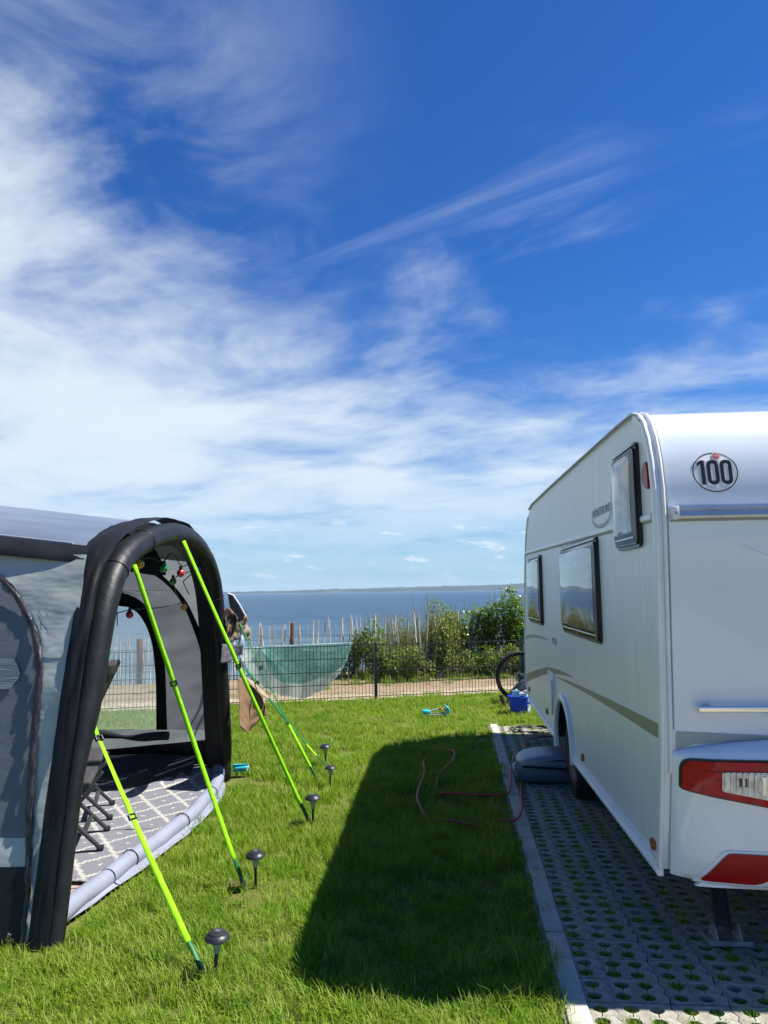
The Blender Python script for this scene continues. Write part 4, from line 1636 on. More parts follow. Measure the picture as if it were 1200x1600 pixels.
def awning_roof_and_beams():
    roofpts = [p for p in ARCS if p[1] > 1.93]
    b = MB()
    n = len(roofpts) - 1
    def roof(u, v):
        x = -4.9 + 2.77 * u
        i = v * n
        k = min(int(i), n - 1)
        y, z = Vector(roofpts[k]).lerp(Vector(roofpts[k + 1]), i - k)
        wr = 0.010 * fbm(x * 1.4, y * 6, 7.0, 3)
        return (x - AX, y - AY, z * rise(x) * 0.996 + wr)
    b.grid(roof, 40, 44)
    b.build('roof_panel', M['aroof'], awning, smooth=80)
    # front beam: outer cover strip, air tube, inner cover
    cover = []
    o1 = ARCS
    b = MB()
    k = len(o1)
    def strip(u, v):
        i = v * (k - 1)
        j = min(int(i), k - 2)
        y, z = Vector(o1[j]).lerp(Vector(o1[j + 1]), i - j)
        yy, zz2 = y - 5.28, z
        s_ = 1.013 + 0.004 * math.sin(math.pi * u) + 0.005 * fbm(u * 5, v * 26, 1.0, 3)
        x = -2.095 - 0.09 * max(0.0, min(1.0, (z - 1.75) / 0.25)) * (1 - u) + 0.105 * u
        return (x - AX, yy * s_ + 5.28 - AY, max(0.0, zz2 * s_))
    b.grid(strip, 8, 110)
    b.build('beam_cover', M['aband'], awning, smooth=80)
    tube_path = [(yy_ + 0.0 if yy_ > 5 else yy_ - 0.052 * max(0.0, min(1.0, (1.18 - zz_) / 0.42)), zz_) for yy_, zz_ in inset(o1, 0.082)]
    b = MB()
    pts = [(-1.985 - AX, y - AY, z) for y, z in tube_path]
    rr = []
    for i, (y, z) in enumerate(tube_path):
        r_ = 0.078 if (z > 1.18 or y > 5) else 0.047 + 0.031 * max(0.0, (z - 0.76) / 0.42)
        if y > 5 and z < 0.3:
            r_ = 0.05 + 0.028 * z / 0.3
        r_ *= 1 + 0.03 * fbm(i * 0.35, 2.2, 0.0)
        for sm in (14, 31, 45, 58):
            if abs(i - sm) < 1:
                r_ *= 0.93
        rr.append(r_)
    b.tube(pts, rr, 20)
    air = b.build('air_beam', M['ablack'], awning, smooth=80)
    # seams around the beam
    for sm in (23, 29, 45, 52):
        c = Vector(pts[sm])
        d = (Vector(pts[sm + 1]) - Vector(pts[sm - 1])).normalized()
        x_ = Vector((1, 0, 0))
        y_ = d.cross(x_).normalized()
        bb = MB()
        bb.tube([c + (x_ * math.cos(a) + y_ * math.sin(a)) * (rr[sm] + 0.002) for a in [2 * math.pi * q / 24 for q in range(24)]], 0.004, 6, closed=True)
        bb.build('seam', M['black'], air, smooth=60)
    # fabric returning inwards from the beam: the inside of the doorway
    b = MB()
    inn = inset(o1, 0.165)
    inn2 = inset(o1, 0.115)
    def lining(u, v):
        i = v * (k - 1)
        j = min(int(i), k - 2)
        p = Vector(inn[j]).lerp(Vector(inn[j + 1]), i - j)
        q = Vector(inn2[j]).lerp(Vector(inn2[j + 1]), i - j)
        yz = p.lerp(q, u)
        return (-2.0 - 0.14 * u - AX, yz.x - AY, yz.y + 0.004 * fbm(u * 4, v * 30, 0))
    b.grid(lining, 6, 100)
    b.build('doorway_lining', M['ablack'], awning, smooth=80)
    # dark valance hanging inside across the top
    b = MB()
    arch_top = [(y, z) for y, z in inset(o1, 0.10) if z > 1.86]
    m_ = len(arch_top) - 1
    def val_(u, v):
        i = u * m_
        j = min(int(i), m_ - 1)
        y, z = Vector(arch_top[j]).lerp(Vector(arch_top[j + 1]), i - j)
        zb = 1.862 + 0.01 * math.sin(5 * y)
        return (-2.36 - AX + 0.01 * fbm(y * 4, z * 3, 0), y - AY, zb + (z * 1.012 - zb) * v)
    b.grid(val_, 40, 6)
    b.build('valance', M['amatt'], awning, smooth=80)
    # second, inner air beam farther back under the roof
    b = MB()
    tp = inset(o1, 0.12)
    b.tube([(-3.55 - AX, y - AY, z * rise(-3.5)) for y, z in tp[::2]], 0.08, 12)
    b.build('inner_air_beam', M['ablack'], awning, smooth=80)
    # elastic stay inside the doorway
    b = MB()
    b.tube([(-2.24 - AX, 6.50 - AY, 1.69), (-2.20 - AX, 6.20 - AY, 1.80), (-2.10 - AX, 6.33 - AY, 1.93)], 0.005, 6)
    b.build('stay_cord', M['black'], awning)
    b = MB()
    b.tube([(-2.5 - AX, 5.45 - AY, 1.86), (-2.52 - AX, 5.6 - AY, 1.55), (-2.6 - AX, 5.8 - AY, 1.45)], 0.004, 6)
    b.build('stay_cord', M['black'], awning)
    # dark foot of the far leg: stacked strips
    for dx, mt in ((0.0, 'ablack'), (0.055, 'ablack')):
        b = MB()
        b.grid(lambda u, v: (-2.02 + dx + 0.04 * u - AX, lerp_list(FARP, 1.25 * v) - 0.21 + 0.04 * u - AY, 0.02 + 1.25 * v), 3, 20)
        solid(b.build('leg_strip', M[mt], awning, smooth=60), 0.01)


def awning_far_wall():
    def FW(off, wr, seed):
        g_ = wallfn(FARP, 1, off, wr, seed)
        return lambda x, z: g_(x + 0.19, z)
    XW = [(0.44, -2.83), (0.91, -2.81), (1.21, -2.82), (1.35, -2.85), (1.45, -2.89), (1.53, -2.945), (1.58, -3.02), (1.605, -3.12), (1.615, -3.3)]
    XB = [(0.44, -2.73), (1.03, -2.72), (1.33, -2.75), (1.45, -2.785), (1.54, -2.83), (1.63, -2.90), (1.68, -2.97), (1.72, -3.10), (1.735, -3.3)]
    XA = [(0.44, -2.30), (0.91, -2.34), (1.21, -2.385), (1.40, -2.44), (1.54, -2.49), (1.66, -2.555), (1.77, -2.64), (1.88, -2.78), (1.95, -2.95), (1.99, -3.3)]
    XA2 = [(0.44, -2.265), (0.90, -2.285), (1.15, -2.315), (1.32, -2.36), (1.45, -2.405), (1.60, -2.47), (1.71, -2.54), (1.80, -2.62), (1.93, -2.77), (2.0, -2.95), (2.04, -3.3)]
    f = lambda P_: (lambda z: lerp_smooth(P_, z))
    XLW = -3.75
    # clear window
    o = ruled('window', XLW, f(XW), 0.44, 1.615, FW(0.0, 0.006, 3.0), M['vinyl'], awning, 20, 30)
    # black window border
    ruled('window_border', lambda z: f(XW)(z) - 0.004, f(XB), 0.44, 1.612, FW(0.004, 0.006, 3.0), M['amatt'], awning, 6, 40)
    ruled('window_border', XLW, f(XB), 1.608, 1.735, FW(0.004, 0.006, 3.0), M['amatt'], awning, 16, 10)
    # grey field around the window
    ruled('inner_panel', lambda z: f(XB)(z) - 0.004, f(XA), 0.44, 1.732, FW(0.0, 0.018, 6.0), M['ainner'], awning, 16, 40)
    ruled('inner_panel', -4.9, f(XA), 1.728, 1.99, FW(0.0, 0.018, 6.0), M['ainner'], awning, 24, 12)
    ruled('inner_panel', -4.9, XLW, 0.44, 1.732, FW(0.0, 0.01, 6.0), M['ainner'], awning, 8, 12)
    ruled('arch_tape', lambda z: f(XA)(z) - 0.004, f(XA2), 0.44, 2.04, FW(0.006, 0.008, 6.0), M['amatt'], awning, 6, 50)
    ruled('corner_panel', lambda z: f(XA2)(z) - 0.004, -2.28, 0.44, 2.04, FW(0.0, 0.012, 9.0), M['alight'], awning, 12, 40)
    ruled('upper_panel', -4.9, lambda z: f(XA2)(min(z, 2.04)), 1.985, 2.3, FW(0.0, 0.01, 9.0), M['ablack'], awning, 20, 10)
    # pale band below the window and black mud wall
    lowz = lambda x: 0.25 + 0.10 * max(0, min(1, (x + 3.4) / 1.1))
    b = MB()
    g = FW(0.005, 0.012, 12.0)
    b.grid(lambda u, v: g(-4.9 + 2.60 * u, lowz(-4.9 + 2.60 * u) + (0.448 - lowz(-4.9 + 2.60 * u)) * v), 40, 6)
    b.build('wall_band', M['alight'], awning, smooth=80)
    b = MB()
    g2 = FW(0.0, 0.012, 14.0)
    b.grid(lambda u, v: g2(-4.9 + 2.62 * u, 0.0 + (lowz(-4.9 + 2.62 * u) + 0.004) * v), 40, 8)
    b.build('mud_wall', M['mudflap'], awning, smooth=80)
    # rolled window blind, tied in the middle
    b = MB()
    pts, rr = [], []
    for i in range(23):
        t = i / 22
        x = -3.50 + 0.80 * t
        pts.append((x + 0.19 - AX, 6.80 - AY, 0.405 - 0.02 * t + 0.012 * math.sin(8 * t)))
        rr.append(0.016 + 0.024 * min(1, abs(t - 0.48) * 4) * (1 if t > 0.02 else 0.5))
    b.tube(pts, rr, 12)
    b.build('rolled_blind', M['darkcloth'], awning, smooth=60)
    # rear wall closing the awning towards its own caravan
    b = MB()
    rp = [(y, z * rise(-4.9)) for y, z in ARCS]
    b.add([(-4.9 - AX, y - AY, z) for y, z in rp], [tuple(range(len(rp)))])
    b.build('rear_wall', M['ainner'], awning)


def awning_floor():
    # ground sheet
    b = MB()
    b.grid(lambda u, v: (-4.85 + 2.80 * u - AX, 3.75 + 3.10 * v - AY, 0.012 + 0.006 * fbm(u * 6, v * 8, 0)), 20, 24)
    b.build('ground_sheet', M['gsheet'], awning, smooth=80)
    b = MB()
    b.grid(lambda u, v: (-4.80 + 2.55 * u - AX, 6.28 + 0.55 * v - AY, 0.024 + 0.20 * v ** 3 + 0.02 * fbm(u * 8, v * 4, 1.0)), 24, 10)
    b.build('folded_mud_wall', M['navy'], awning, smooth=80)
    # draught tube across the doorway
    line = [(-2.055, 3.78), (-2.05, 4.2), (-2.015, 4.84), (-1.985, 5.3), (-2.01, 5.94), (-2.10, 6.55), (-2.20, 6.85)]
    pts = []
    for i in range(61):
        t = i / 60 * (len(line) - 1)
        k = min(int(t), len(line) - 2)
        y = line[0][1] + (line[-1][1] - line[0][1]) * i / 60
        x = lerp_smooth([(q[1], q[0]) for q in line], y) + 0.0435 * (y - 3.6)
        z = 0.066 + 0.006 * math.sin(i * 0.5) + (0.09 * ((y - 6.4) / 0.45) ** 2 if y > 6.4 else 0)
        pts.append((x - AX, y - AY, z))
    b = MB()
    b.tube(pts, [0.052 + 0.004 * fbm(i * 0.3, 0, 0) for i in range(61)], 16)
    tb = b.build('draught_tube', M['tube'], awning, smooth=80)
    for i in (16, 31, 46, 54):
        c = Vector(pts[i])
        d = (Vector(pts[i + 1]) - Vector(pts[i - 1])).normalized()
        x_ = Vector((0, 0, 1))
        y_ = d.cross(x_).normalized()
        bb = MB()
        bb.tube([c + (x_ * math.cos(a) + y_ * math.sin(a)) * 0.056 for a in [2 * math.pi * q / 20 for q in range(20)]], 0.0035, 5, closed=True)
        bb.build('seam', M['black'], tb, smooth=60)
    # white flap tucked under the tube on the lawn side
    b = MB()
    def flap(u, v):
        i = int(v * 58) + 1
        p = Vector(pts[i])
        wdt = 0.065 * min(1, 4 * v) * min(1, 5 * (1 - v) + 0.1)
        return (p.x + 0.03 + wdt * u, p.y, 0.045 - 0.022 * u + 0.012 * fbm(v * 16, u * 2, 3.0))
    b.grid(flap, 5, 60)
    solid(b.build('tube_flap', M['tube'], awning, smooth=80), 0.004)


awning_near_wall()
awning_roof_and_beams()
awning_far_wall()
awning_floor()

# peg at the near corner of the awning
t = thing('tent_peg', 'small bright steel peg at the near black foot of the awning', 'tent peg', (-2.19, 3.60, 0.0))
b = MB()
b.tube([(0, 0, -0.03), (0.0, 0, 0.05), (0.008, -0.01, 0.075), (0.025, -0.015, 0.07)], 0.006, 6)
b.build('shank', M['chrome'], t, smooth=60)
b = MB()
b.tube([(0.02 * math.cos(a), 0.02 * math.sin(a), 0.035) for a in [k * math.pi / 6 for k in range(12)]], 0.004, 5, closed=True)
b.build('ring', M['rubber'], t, smooth=60)

# rug on the awning floor
def build_rug():
    far_edge = [(-4.6, 6.20), (-3.3, 6.22), (-2.95, 6.24), (-2.79, 6.27), (-2.65, 6.46), (-2.52, 6.72), (-2.36, 6.84), (-2.12, 6.70)]
    right = lambda y: lerp_smooth([(4.3, -2.105), (4.84, -2.085), (5.3, -2.06), (5.94, -2.085), (6.55, -2.17), (6.9, -2.24)], y)
    b = MB()
    def fn(u, v):
        x0 = -4.6
        y_near = 4.33 + 0.02 * math.sin(u * 9)
        # the far edge depends on x
        xr = right(4.33 + 2.2 * v)
        x = x0 + (xr - x0) * u
        yf = lerp_smooth(far_edge, x)
        y = y_near + (yf - y_near) * v
        lift = 0.045 * max(0, v - 0.86) / 0.14 * (0.5 + 0.5 * math.sin(x * 5 + 1))
        if x > -2.5 and v > 0.85:
            lift += 0.05 * (v - 0.85) / 0.15
        return (x, y, 0.034 + lift + 0.004 * fbm(x * 5, y * 5, 0))
    b.grid(fn, 60, 50)
    o = b.build('rug', M['rug'], None, smooth=80)
    solid(o, 0.006)
    tag(o, 'grey outdoor rug with a pale stepped diamond lattice on the awning floor', 'rug')


build_rug()


# folding chairs inside
def chair_mesh():
    t = thing('folding_chair', '', 'chair', (0, 0, 0), 0, 'folding chairs inside the awning')
    # local: +x forward
    for s_ in (-1, 1):
        y = 0.25 * s_
        b = MB()
        b.bar((-0.26, y, 0.62), (0.27, y, 0.02), 0.022, 0.045, 0.006, up=(0, 1, 0))
        b.build('front_leg', M['chair'], t, smooth=40)
        b = MB()
        b.bar((0.17, y * 0.88, 0.60), (-0.30, y * 0.88, 0.02), 0.022, 0.045, 0.006, up=(0, 1, 0))
        b.build('rear_leg', M['chair'], t, smooth=40)
        b = MB()
        b.box((0.02, y, 0.64), (0.48, 0.06, 0.035), bevel=0.014, seg=3)
        b.build('armrest', M['chairpad'], t, smooth=50)
        b = MB()
        b.box((0.265, y, 0.025), (0.05, 0.035, 0.05), bevel=0.008)
        b.build('foot', M['rubber'], t, smooth=50)
    b = MB()
    b.bar((0.255, -0.25, 0.06), (0.255, 0.25, 0.06), 0.02, 0.02)
    b.bar((-0.29, -0.22, 0.06), (-0.29, 0.22, 0.06), 0.02, 0.02)
    b.build('stretcher', M['chair'], t)
    b = MB()
    b.grid(lambda u, v: (-0.22 + 0.46 * u, -0.22 + 0.44 * v, 0.44 - 0.05 * math.sin(math.pi * v) + 0.03 * u), 8, 8)
    solid(b.build('seat', M['chairpad'], t, smooth=60), 0.02)
    b = MB()
    b.grid(lambda u, v: (-0.22 - 0.26 * u - 0.03 * math.sin(math.pi * v), -0.23 + 0.46 * v, 0.46 + 0.62 * u), 10, 8)
    solid(b.build('backrest', M['chairpad'], t, smooth=60), 0.018)
    b = MB()
    b.tube([(-0.20, -0.24, 0.45), (-0.48, -0.24, 1.06), (-0.50, 0, 1.09), (-0.48, 0.24, 1.06), (-0.20, 0.24, 0.45)], 0.012, 8)
    b.build('back_frame', M['chair'], t, smooth=50)
    b = MB()
    b.box((-0.47, 0, 1.03), (0.07, 0.30, 0.12), bevel=0.03, seg=3)
    b.build('headrest', M['black'], t, smooth=60)
    return t


chair0 = chair_mesh()
chair0.location = (-3.47, 6.24, 0.035)
chair0.rotation_euler = (0, 0, R(186))
tag(chair0, 'black folding chair whose tall back shows against the clear awning window')
del chair0['group']


def stool_mesh():
    t = thing('folding_stool', '', 'stool', (0, 0, 0), 0, 'folding stools on the awning rug')
    for s_ in (-1, 1):
        y = 0.205 * s_
        b = MB()
        b.bar((-0.19, y, 0.415), (0.21, y, 0.012), 0.022, 0.040, 0.006, up=(0, 1, 0))
        b.build('leg', M['chair'], t, smooth=40)
        b = MB()
        b.bar((0.17, y * 0.86, 0.415), (-0.22, y * 0.86, 0.012), 0.022, 0.040, 0.006, up=(0, 1, 0))
        b.build('leg', M['chair'], t, smooth=40)
        for x, yy in ((0.205, y), (-0.215, y * 0.86)):
            b = MB()
            b.box((x, yy, 0.018), (0.045, 0.034, 0.036), bevel=0.008)
            b.build('foot', M['rubber'], t, smooth=50)
    b = MB()
    b.bar((0.10, -0.2, 0.115), (0.10, 0.2, 0.115), 0.03, 0.018)
    b.bar((-0.12, -0.17, 0.115), (-0.12, 0.17, 0.115), 0.03, 0.018)
    b.build('stretcher', M['chair'], t)
    b = MB()
    b.box((-0.02, 0, 0.432), (0.32, 0.44, 0.042), bevel=0.018, seg=3)
    b.build('seat', M['chairpad'], t, smooth=50)
    b = MB()
    b.box((-0.02, 0, 0.406), (0.30, 0.42, 0.016), bevel=0.005)
    b.build('seat_frame', M['chair'], t)
    return t


stool0 = stool_mesh()
stool0.location = (-2.60, 4.96, 0.038)
stool0.rotation_euler = (0, 0, R(20))
tag(stool0, 'nearer black folding stool on the rug, close behind the near awning leg')
st2 = copy_tree(stool0)
st2.location = (-2.85, 5.59, 0.038)
st2.rotation_euler = (0, 0, R(23))
tag(st2, 'black folding stool deeper in the awning, towards the black mud wall')


# string of coloured bulbs
def build_lights():
    t = thing('string_lights', 'string of coloured round bulbs hung inside the awning doorway', 'string lights')
    bulbs = [('yellow', -2.15, 4.93, 1.905), ('green', -2.15, 5.36, 1.89), ('red', -2.15, 5.70, 1.86), ('blue', -2.15, 6.09, 1.91),
             ('green', -2.42, 6.24, 1.805), ('yellow', -2.44, 6.56, 1.575), ('red', -2.62, 5.83, 1.535)]
    wire = [(-2.14, 4.78, 1.965), (-2.15, 4.93, 1.945), (-2.15, 5.15, 1.955), (-2.15, 5.36, 1.93), (-2.15, 5.50, 2.03), (-2.15, 5.62, 1.97), (-2.15, 5.70, 1.905), (-2.15, 5.9, 1.94), (-2.15, 6.09, 1.955),
            (-2.2, 6.2, 1.90), (-2.42, 6.24, 1.845), (-2.46, 6.4, 1.70), (-2.44, 6.56, 1.615), (-2.52, 6.2, 1.58), (-2.62, 5.83, 1.575), (-2.72, 5.5, 1.52), (-2.85, 5.2, 1.56)]
    b = MB()
    b.tube(smooth_pts(resample(wire, 90), 3), 0.004, 6)
    b.build('cable', M['black'], t, smooth=60)
    for nm, x, y, z in bulbs:
        b = MB()
        prof = [(0.002, -0.032), (0.014, -0.029), (0.026, -0.018), (0.031, 0.0), (0.027, 0.016), (0.016, 0.027), (0.012, 0.030)]
        b.lathe(prof, 16, (x, y, z))
        o = b.build('bulb', M['bulb_' + nm], t, smooth=60)
        b = MB()
        b.lathe([(0.013, 0.028), (0.013, 0.05), (0.006, 0.056)], 10, (x, y, z))
        b.build('socket', M['black'], o, smooth=40)


build_lights()


# ------------------------------------------------------------------ guy straps
def strap(label, p0, p1, twist, head=0.12, buckles=(0.5,), lead=0.0, tail=0.055, width=0.028, dark=None):
    t = thing('guy_strap', label, 'guy strap', p1, 0, 'lime guy straps pegged out in front of the awning')
    p0, p1 = Vector(p0), Vector(p1)
    d = p0 - p1
    L = d.length
    base = Vector((0.85, 0.5, 0))
    dn = d.normalized()
    side_ = (base - dn * base.dot(dn)).normalized()
    nrm = dn.cross(side_)
    sag = lambda s_: -0.016 * math.sin(math.pi * s_)
    def rib(s0, s1, wd, name, mat, th=0.0016, parent=t, n=28, bulge=0.0):
        b = MB()
        def fn(u, v):
            s_ = s0 + (s1 - s0) * v
            ang = lerp_list(twist, s_) + 16 * math.sin(5.0 * s_ + L * 7)
            w_ = side_ * math.cos(R(ang)) + nrm * math.sin(R(ang))
            q = d * s_ + w_ * (wd * (u - 0.5)) + Vector((0, 0, sag(s_) + bulge * math.sin(math.pi * v)))
            return q
        b.grid(fn, 2, n)
        o = b.build(name, mat, parent, smooth=80)
        return solid(o, th)
    s_tail = tail / L * 2.2
    if dark is None:
        rib(s_tail, 1.0 - lead / L, width, 'webbing', M['lime'])
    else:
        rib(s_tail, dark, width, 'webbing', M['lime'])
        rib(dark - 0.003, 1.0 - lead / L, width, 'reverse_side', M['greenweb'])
    rib(0.0, s_tail + 0.012, width * 0.9, 'ground_loop', M['greenloop'], 0.006, bulge=0.006)
    if lead > 0:
        rib(1.0 - lead / L, 1.0, 0.012, 'lead_cord', M['black'], 0.004)
    for s_ in buckles:
        ang = lerp_list(twist, s_)
        w_ = side_ * math.cos(R(ang)) + nrm * math.sin(R(ang))
        n_ = dn.cross(w_)
        c = d * s_ + Vector((0, 0, sag(s_)))
        b = MB()
        hw = width / 2 + 0.004
        for q in (-0.005, 0.005):
            for k in (-1, 1):
                b.bar(c + dn * 0.013 * k - w_ * hw + n_ * q, c + dn * 0.013 * k + w_ * hw + n_ * q, 0.007, 0.005)
            for k in (-1, 1):
                b.bar(c + w_ * hw * k - dn * 0.016 + n_ * q, c + w_ * hw * k + dn * 0.016 + n_ * q, 0.006, 0.006)
        b.build('buckle', M['black'], t)
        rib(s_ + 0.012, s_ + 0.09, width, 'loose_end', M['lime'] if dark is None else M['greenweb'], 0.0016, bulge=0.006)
    # peg
    b = MB()
    b.tube([(-0.004, 0.0, 0.03), (0.01, 0, 0.0), (0.035, 0.0, -0.06)], 0.006, 6)
    b.build('peg', M['steel'], t)
    return t


strap('lime strap from halfway up the near awning leg, pegged beside the nearest solar light', (-1.97, 3.98, 0.97), (-1.16, 3.405, 0.03), [(0, 15), (1, 20)], buckles=(0.60, 0.955), lead=0.07)
strap('lime strap from the near shoulder of the awning arch down to the second solar light', (-1.96, 4.41, 1.88), (-1.255, 4.385, 0.03), [(0, 10), (1, -8)], buckles=(0.62,))
strap('longest lime strap, from the top of the awning arch across the hanging clothes', (-1.97, 5.27, 2.085), (-1.095, 5.54, 0.03), [(0, 5), (1, 0)], buckles=(0.56,))
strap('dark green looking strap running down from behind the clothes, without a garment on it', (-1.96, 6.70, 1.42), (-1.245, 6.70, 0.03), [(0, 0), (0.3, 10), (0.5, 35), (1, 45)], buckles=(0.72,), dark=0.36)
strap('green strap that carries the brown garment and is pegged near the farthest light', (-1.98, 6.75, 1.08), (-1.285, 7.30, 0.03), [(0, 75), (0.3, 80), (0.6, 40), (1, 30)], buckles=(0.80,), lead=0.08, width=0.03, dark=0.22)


# ------------------------------------------------------------------ solar lights
def solar():
    t = thing('solar_light', '', 'solar light', (0, 0, 0), 0, 'solar stake lights in a row on the lawn')
    b = MB()
    b.lathe([(0.0535, 0.165), (0.0548, 0.168), (0.0515, 0.1765), (0.043, 0.184), (0.038, 0.187), (0.0365, 0.191), (0.022, 0.1955), (0.001, 0.197)], 28)
    cap = b.build('cap', M['cap'], t, smooth=40)
    b = MB()
    b.box((0, 0, 0.197), (0.024, 0.024, 0.004), bevel=0.001)
    b.build('solar_cell', M['solar'], cap)
    b = MB()
    b.lathe([(0.012, 0.108), (0.0135, 0.112), (0.0255, 0.162), (0.0235, 0.162), (0.0118, 0.113)], 20, caps=False)
    b.build('lamp_body', M['frost'], t, smooth=40)
    b = MB()
    b.lathe([(0.0085, 0.104), (0.0135, 0.106), (0.0135, 0.112), (0.0085, 0.113)], 14)
    b.build('collar', M['greyplastic'], t, smooth=40)
    b = MB()
    b.tube([(0, 0, 0.108), (0, 0, -0.04)], 0.0085, 10)
    b.build('stake', M['black'], t, smooth=60)
    return t


sol0 = solar()
SP = [(-1.09, 3.386, 1.03, 2, 3, 'nearest solar light, in the grass just right of the first strap peg'),
      (-1.185, 4.414, 1.02, 4, -3, 'solar light by the peg of the strap from the awning shoulder, leaning a little'),
      (-1.062, 5.541, 1.1, -1, 1, 'middle solar light of the row, beside the peg of the longest strap'),
      (-1.106, 6.558, 0.96, 2, 2, 'solar light in front of the farthest one, half overlapping its stake'),
      (-1.286, 7.375, 1.05, -2, 1, 'farthest solar light of the row, above another one, towards the fence')]
for i, (x, y, s_, ax, ay, lb) in enumerate(SP):
    o = sol0 if i == 0 else copy_tree(sol0)
    o.location = (x, y, 0.005)
    o.scale = (s_, s_, s_)
    o.rotation_euler = (R(ax), R(ay), i * 0.7)
    tag(o, lb)


# ------------------------------------------------------------------ cloths on the far leg and strap
def drape(name, fn, nu, nv, mat, label, cat, th=0.004, group=None):
    b = MB()
    b.grid(fn, nu, nv)
    o = b.build(name, mat, None, smooth=80)
    solid(o, th)
    tag(o, label, cat, group)
    if name != 'brown_shorts':
        o.location.x = -0.11 if name == 'grey_towel' else -0.17
    return o


def build_clothes():
    # brown garment over the strap: a folded pair of shorts, seen as two overlapping panels
    def sh(u, v):
        # v: 0 top on the strap, 1 hem ; u across
        tx = -1.76 + 0.10 * u
        ty = 6.42 + 0.42 * u
        ztop = 0.965 - 0.22 * u ** 1.3
        zbot = 0.56 - 0.11 * math.sin(math.pi * (u * 1.05)) - 0.02 * u
        y = ty + (u - 0.32) * 0.26 * v
        x = tx + 0.05 * math.sin(5.5 * u + 1) * v + 0.02 * fbm(u * 4, v * 5, 1.0) * v
        return (x, y, ztop + (zbot - ztop) * v)
    drape('brown_shorts', sh, 24, 24, M['brown'], 'brown garment hung over the green strap beside the awning leg', 'garment')
    # waistband fold as its part
    p = bpy.data.objects['brown_shorts']
    p.location.x = -0.13
    b = MB()
    b.grid(lambda u, v: (-1.735 + 0.10 * u + 0.03 * v, 6.50 + 0.40 * u + 0.02 * v, 0.965 - 0.20 * u ** 1.2 - (0.03 + 0.16 * u * (1.15 - u)) * v + 0.01 * fbm(u * 9, v * 3, 0)), 16, 6)
    solid(b.build('waistband_fold', M['beige'], p, smooth=80), 0.003)
    # patterned cloth
    def pt(u, v):
        x = -1.86 + 0.09 * u + 0.035 * fbm(u * 5, v * 4, 2.0)
        y = 6.46 + 0.34 * u
        zt = 1.545 - 0.03 * u + 0.03 * math.sin(9 * u)
        zb = 1.245 + 0.05 * u * (1 if u < 0.6 else 0.7) + (0.18 * max(0, u - 0.6))
        return (x, y + (0.02 - 0.10 * (u - 0.3)) * v, zt + (zb - zt) * v)
    drape('patterned_cloth', pt, 24, 20, M['pattern'], 'dark cloth with amber print pegged to the far leg of the awning', 'cloth')
    def bg_(u, v):
        x = -1.80 + 0.05 * u + 0.012 * math.sin(12 * v)
        y = 6.70 + 0.14 * v * (0.4 + u) + 0.05 * u
        z = 1.49 - 0.24 * v + 0.01 * u
        return (x, y, z)
    drape('beige_cloth', bg_, 8, 12, M['beige'], 'beige cloth bulging out beside the amber printed cloth', 'cloth')
    # grey towel below
    def gt(u, v):
        zt = 1.27 - 0.05 * u
        zb = 1.105 + 0.03 * u
        return (-1.855 + 0.03 * math.sin(6 * u) * v + 0.03 * u, 6.20 + 0.52 * u + 0.06 * (u - 0.6) * v, zt + (zb - zt) * v)
    drape('grey_towel', gt, 20, 10, M['greycloth'], 'charcoal cloth with faint print hanging below the amber printed cloth', 'cloth')
    # blue-white cloth strip
    def bw(u, v):
        zt = 1.36
        zb = 1.03 + 0.14 * (1 - u)
        return (-1.80 + 0.02 * math.sin(5 * v), 6.66 + 0.10 * u + 0.13 * v * (0.35 + u), zt + (zb - zt) * v)
    drape('white_cloth', bw, 8, 14, M['bluewhite'], 'white and blue printed cloth hanging to a point right of the charcoal one', 'cloth')
    # peaked cap lying edgewise on top
    t = thing('cap', 'dark cap with a white edge perched on top of the hanging clothes', 'cap', (-1.965, 6.60, 1.565), R(16))
    b = MB()
    b.prism(roundpoly([(-0.075, 0.125), (-0.035, 0.105), (0.075, -0.075), (0.055, -0.125), (-0.055, 0.0)], 0.02), lambda u, v, q: (u, q + 0.05 * u, v), -0.03, 0.03)
    b.build('peak', M['darkcloth'], t, smooth=50)
    b = MB()
    b.tube([(-0.080, 0.0, 0.128), (-0.030, 0.0, 0.112), (0.030, 0.0, 0.02), (0.080, 0.0, -0.075)], 0.011, 8)
    b.build('edge_band', M['whitecloth'], t, smooth=60)


build_clothes()

# turquoise gadget on the grass by the far foot
t = thing('plastic_scoop', 'turquoise plastic scoop lying in the grass at the far foot of the awning', 'plastic toy', (-2.05, 6.95, 0.03), R(20))
t.scale = (0.85, 0.85, 0.85)
b = MB()
b.grid(lambda u, v: (0.16 * u - 0.04, 0.05 * math.cos(math.pi * v), 0.05 + 0.045 * math.sin(math.pi * v) * (1 - 0.3 * u)), 8, 10)
solid(b.build('scoop_body', M['teal'], t, smooth=80), 0.006)
b = MB()
b.tube([(0.12, 0.052 * math.cos(a), 0.05 + 0.04 * math.sin(a)) for a in [2 * math.pi * k / 20 for k in range(20)]], 0.006, 6, closed=True)
b.build('rim', M['paleblue'], t, smooth=60)
b = MB()
b.box((0.03, 0, 0.025), (0.15, 0.07, 0.02), bevel=0.006)
b.build('base', M['teal'], t, smooth=60)

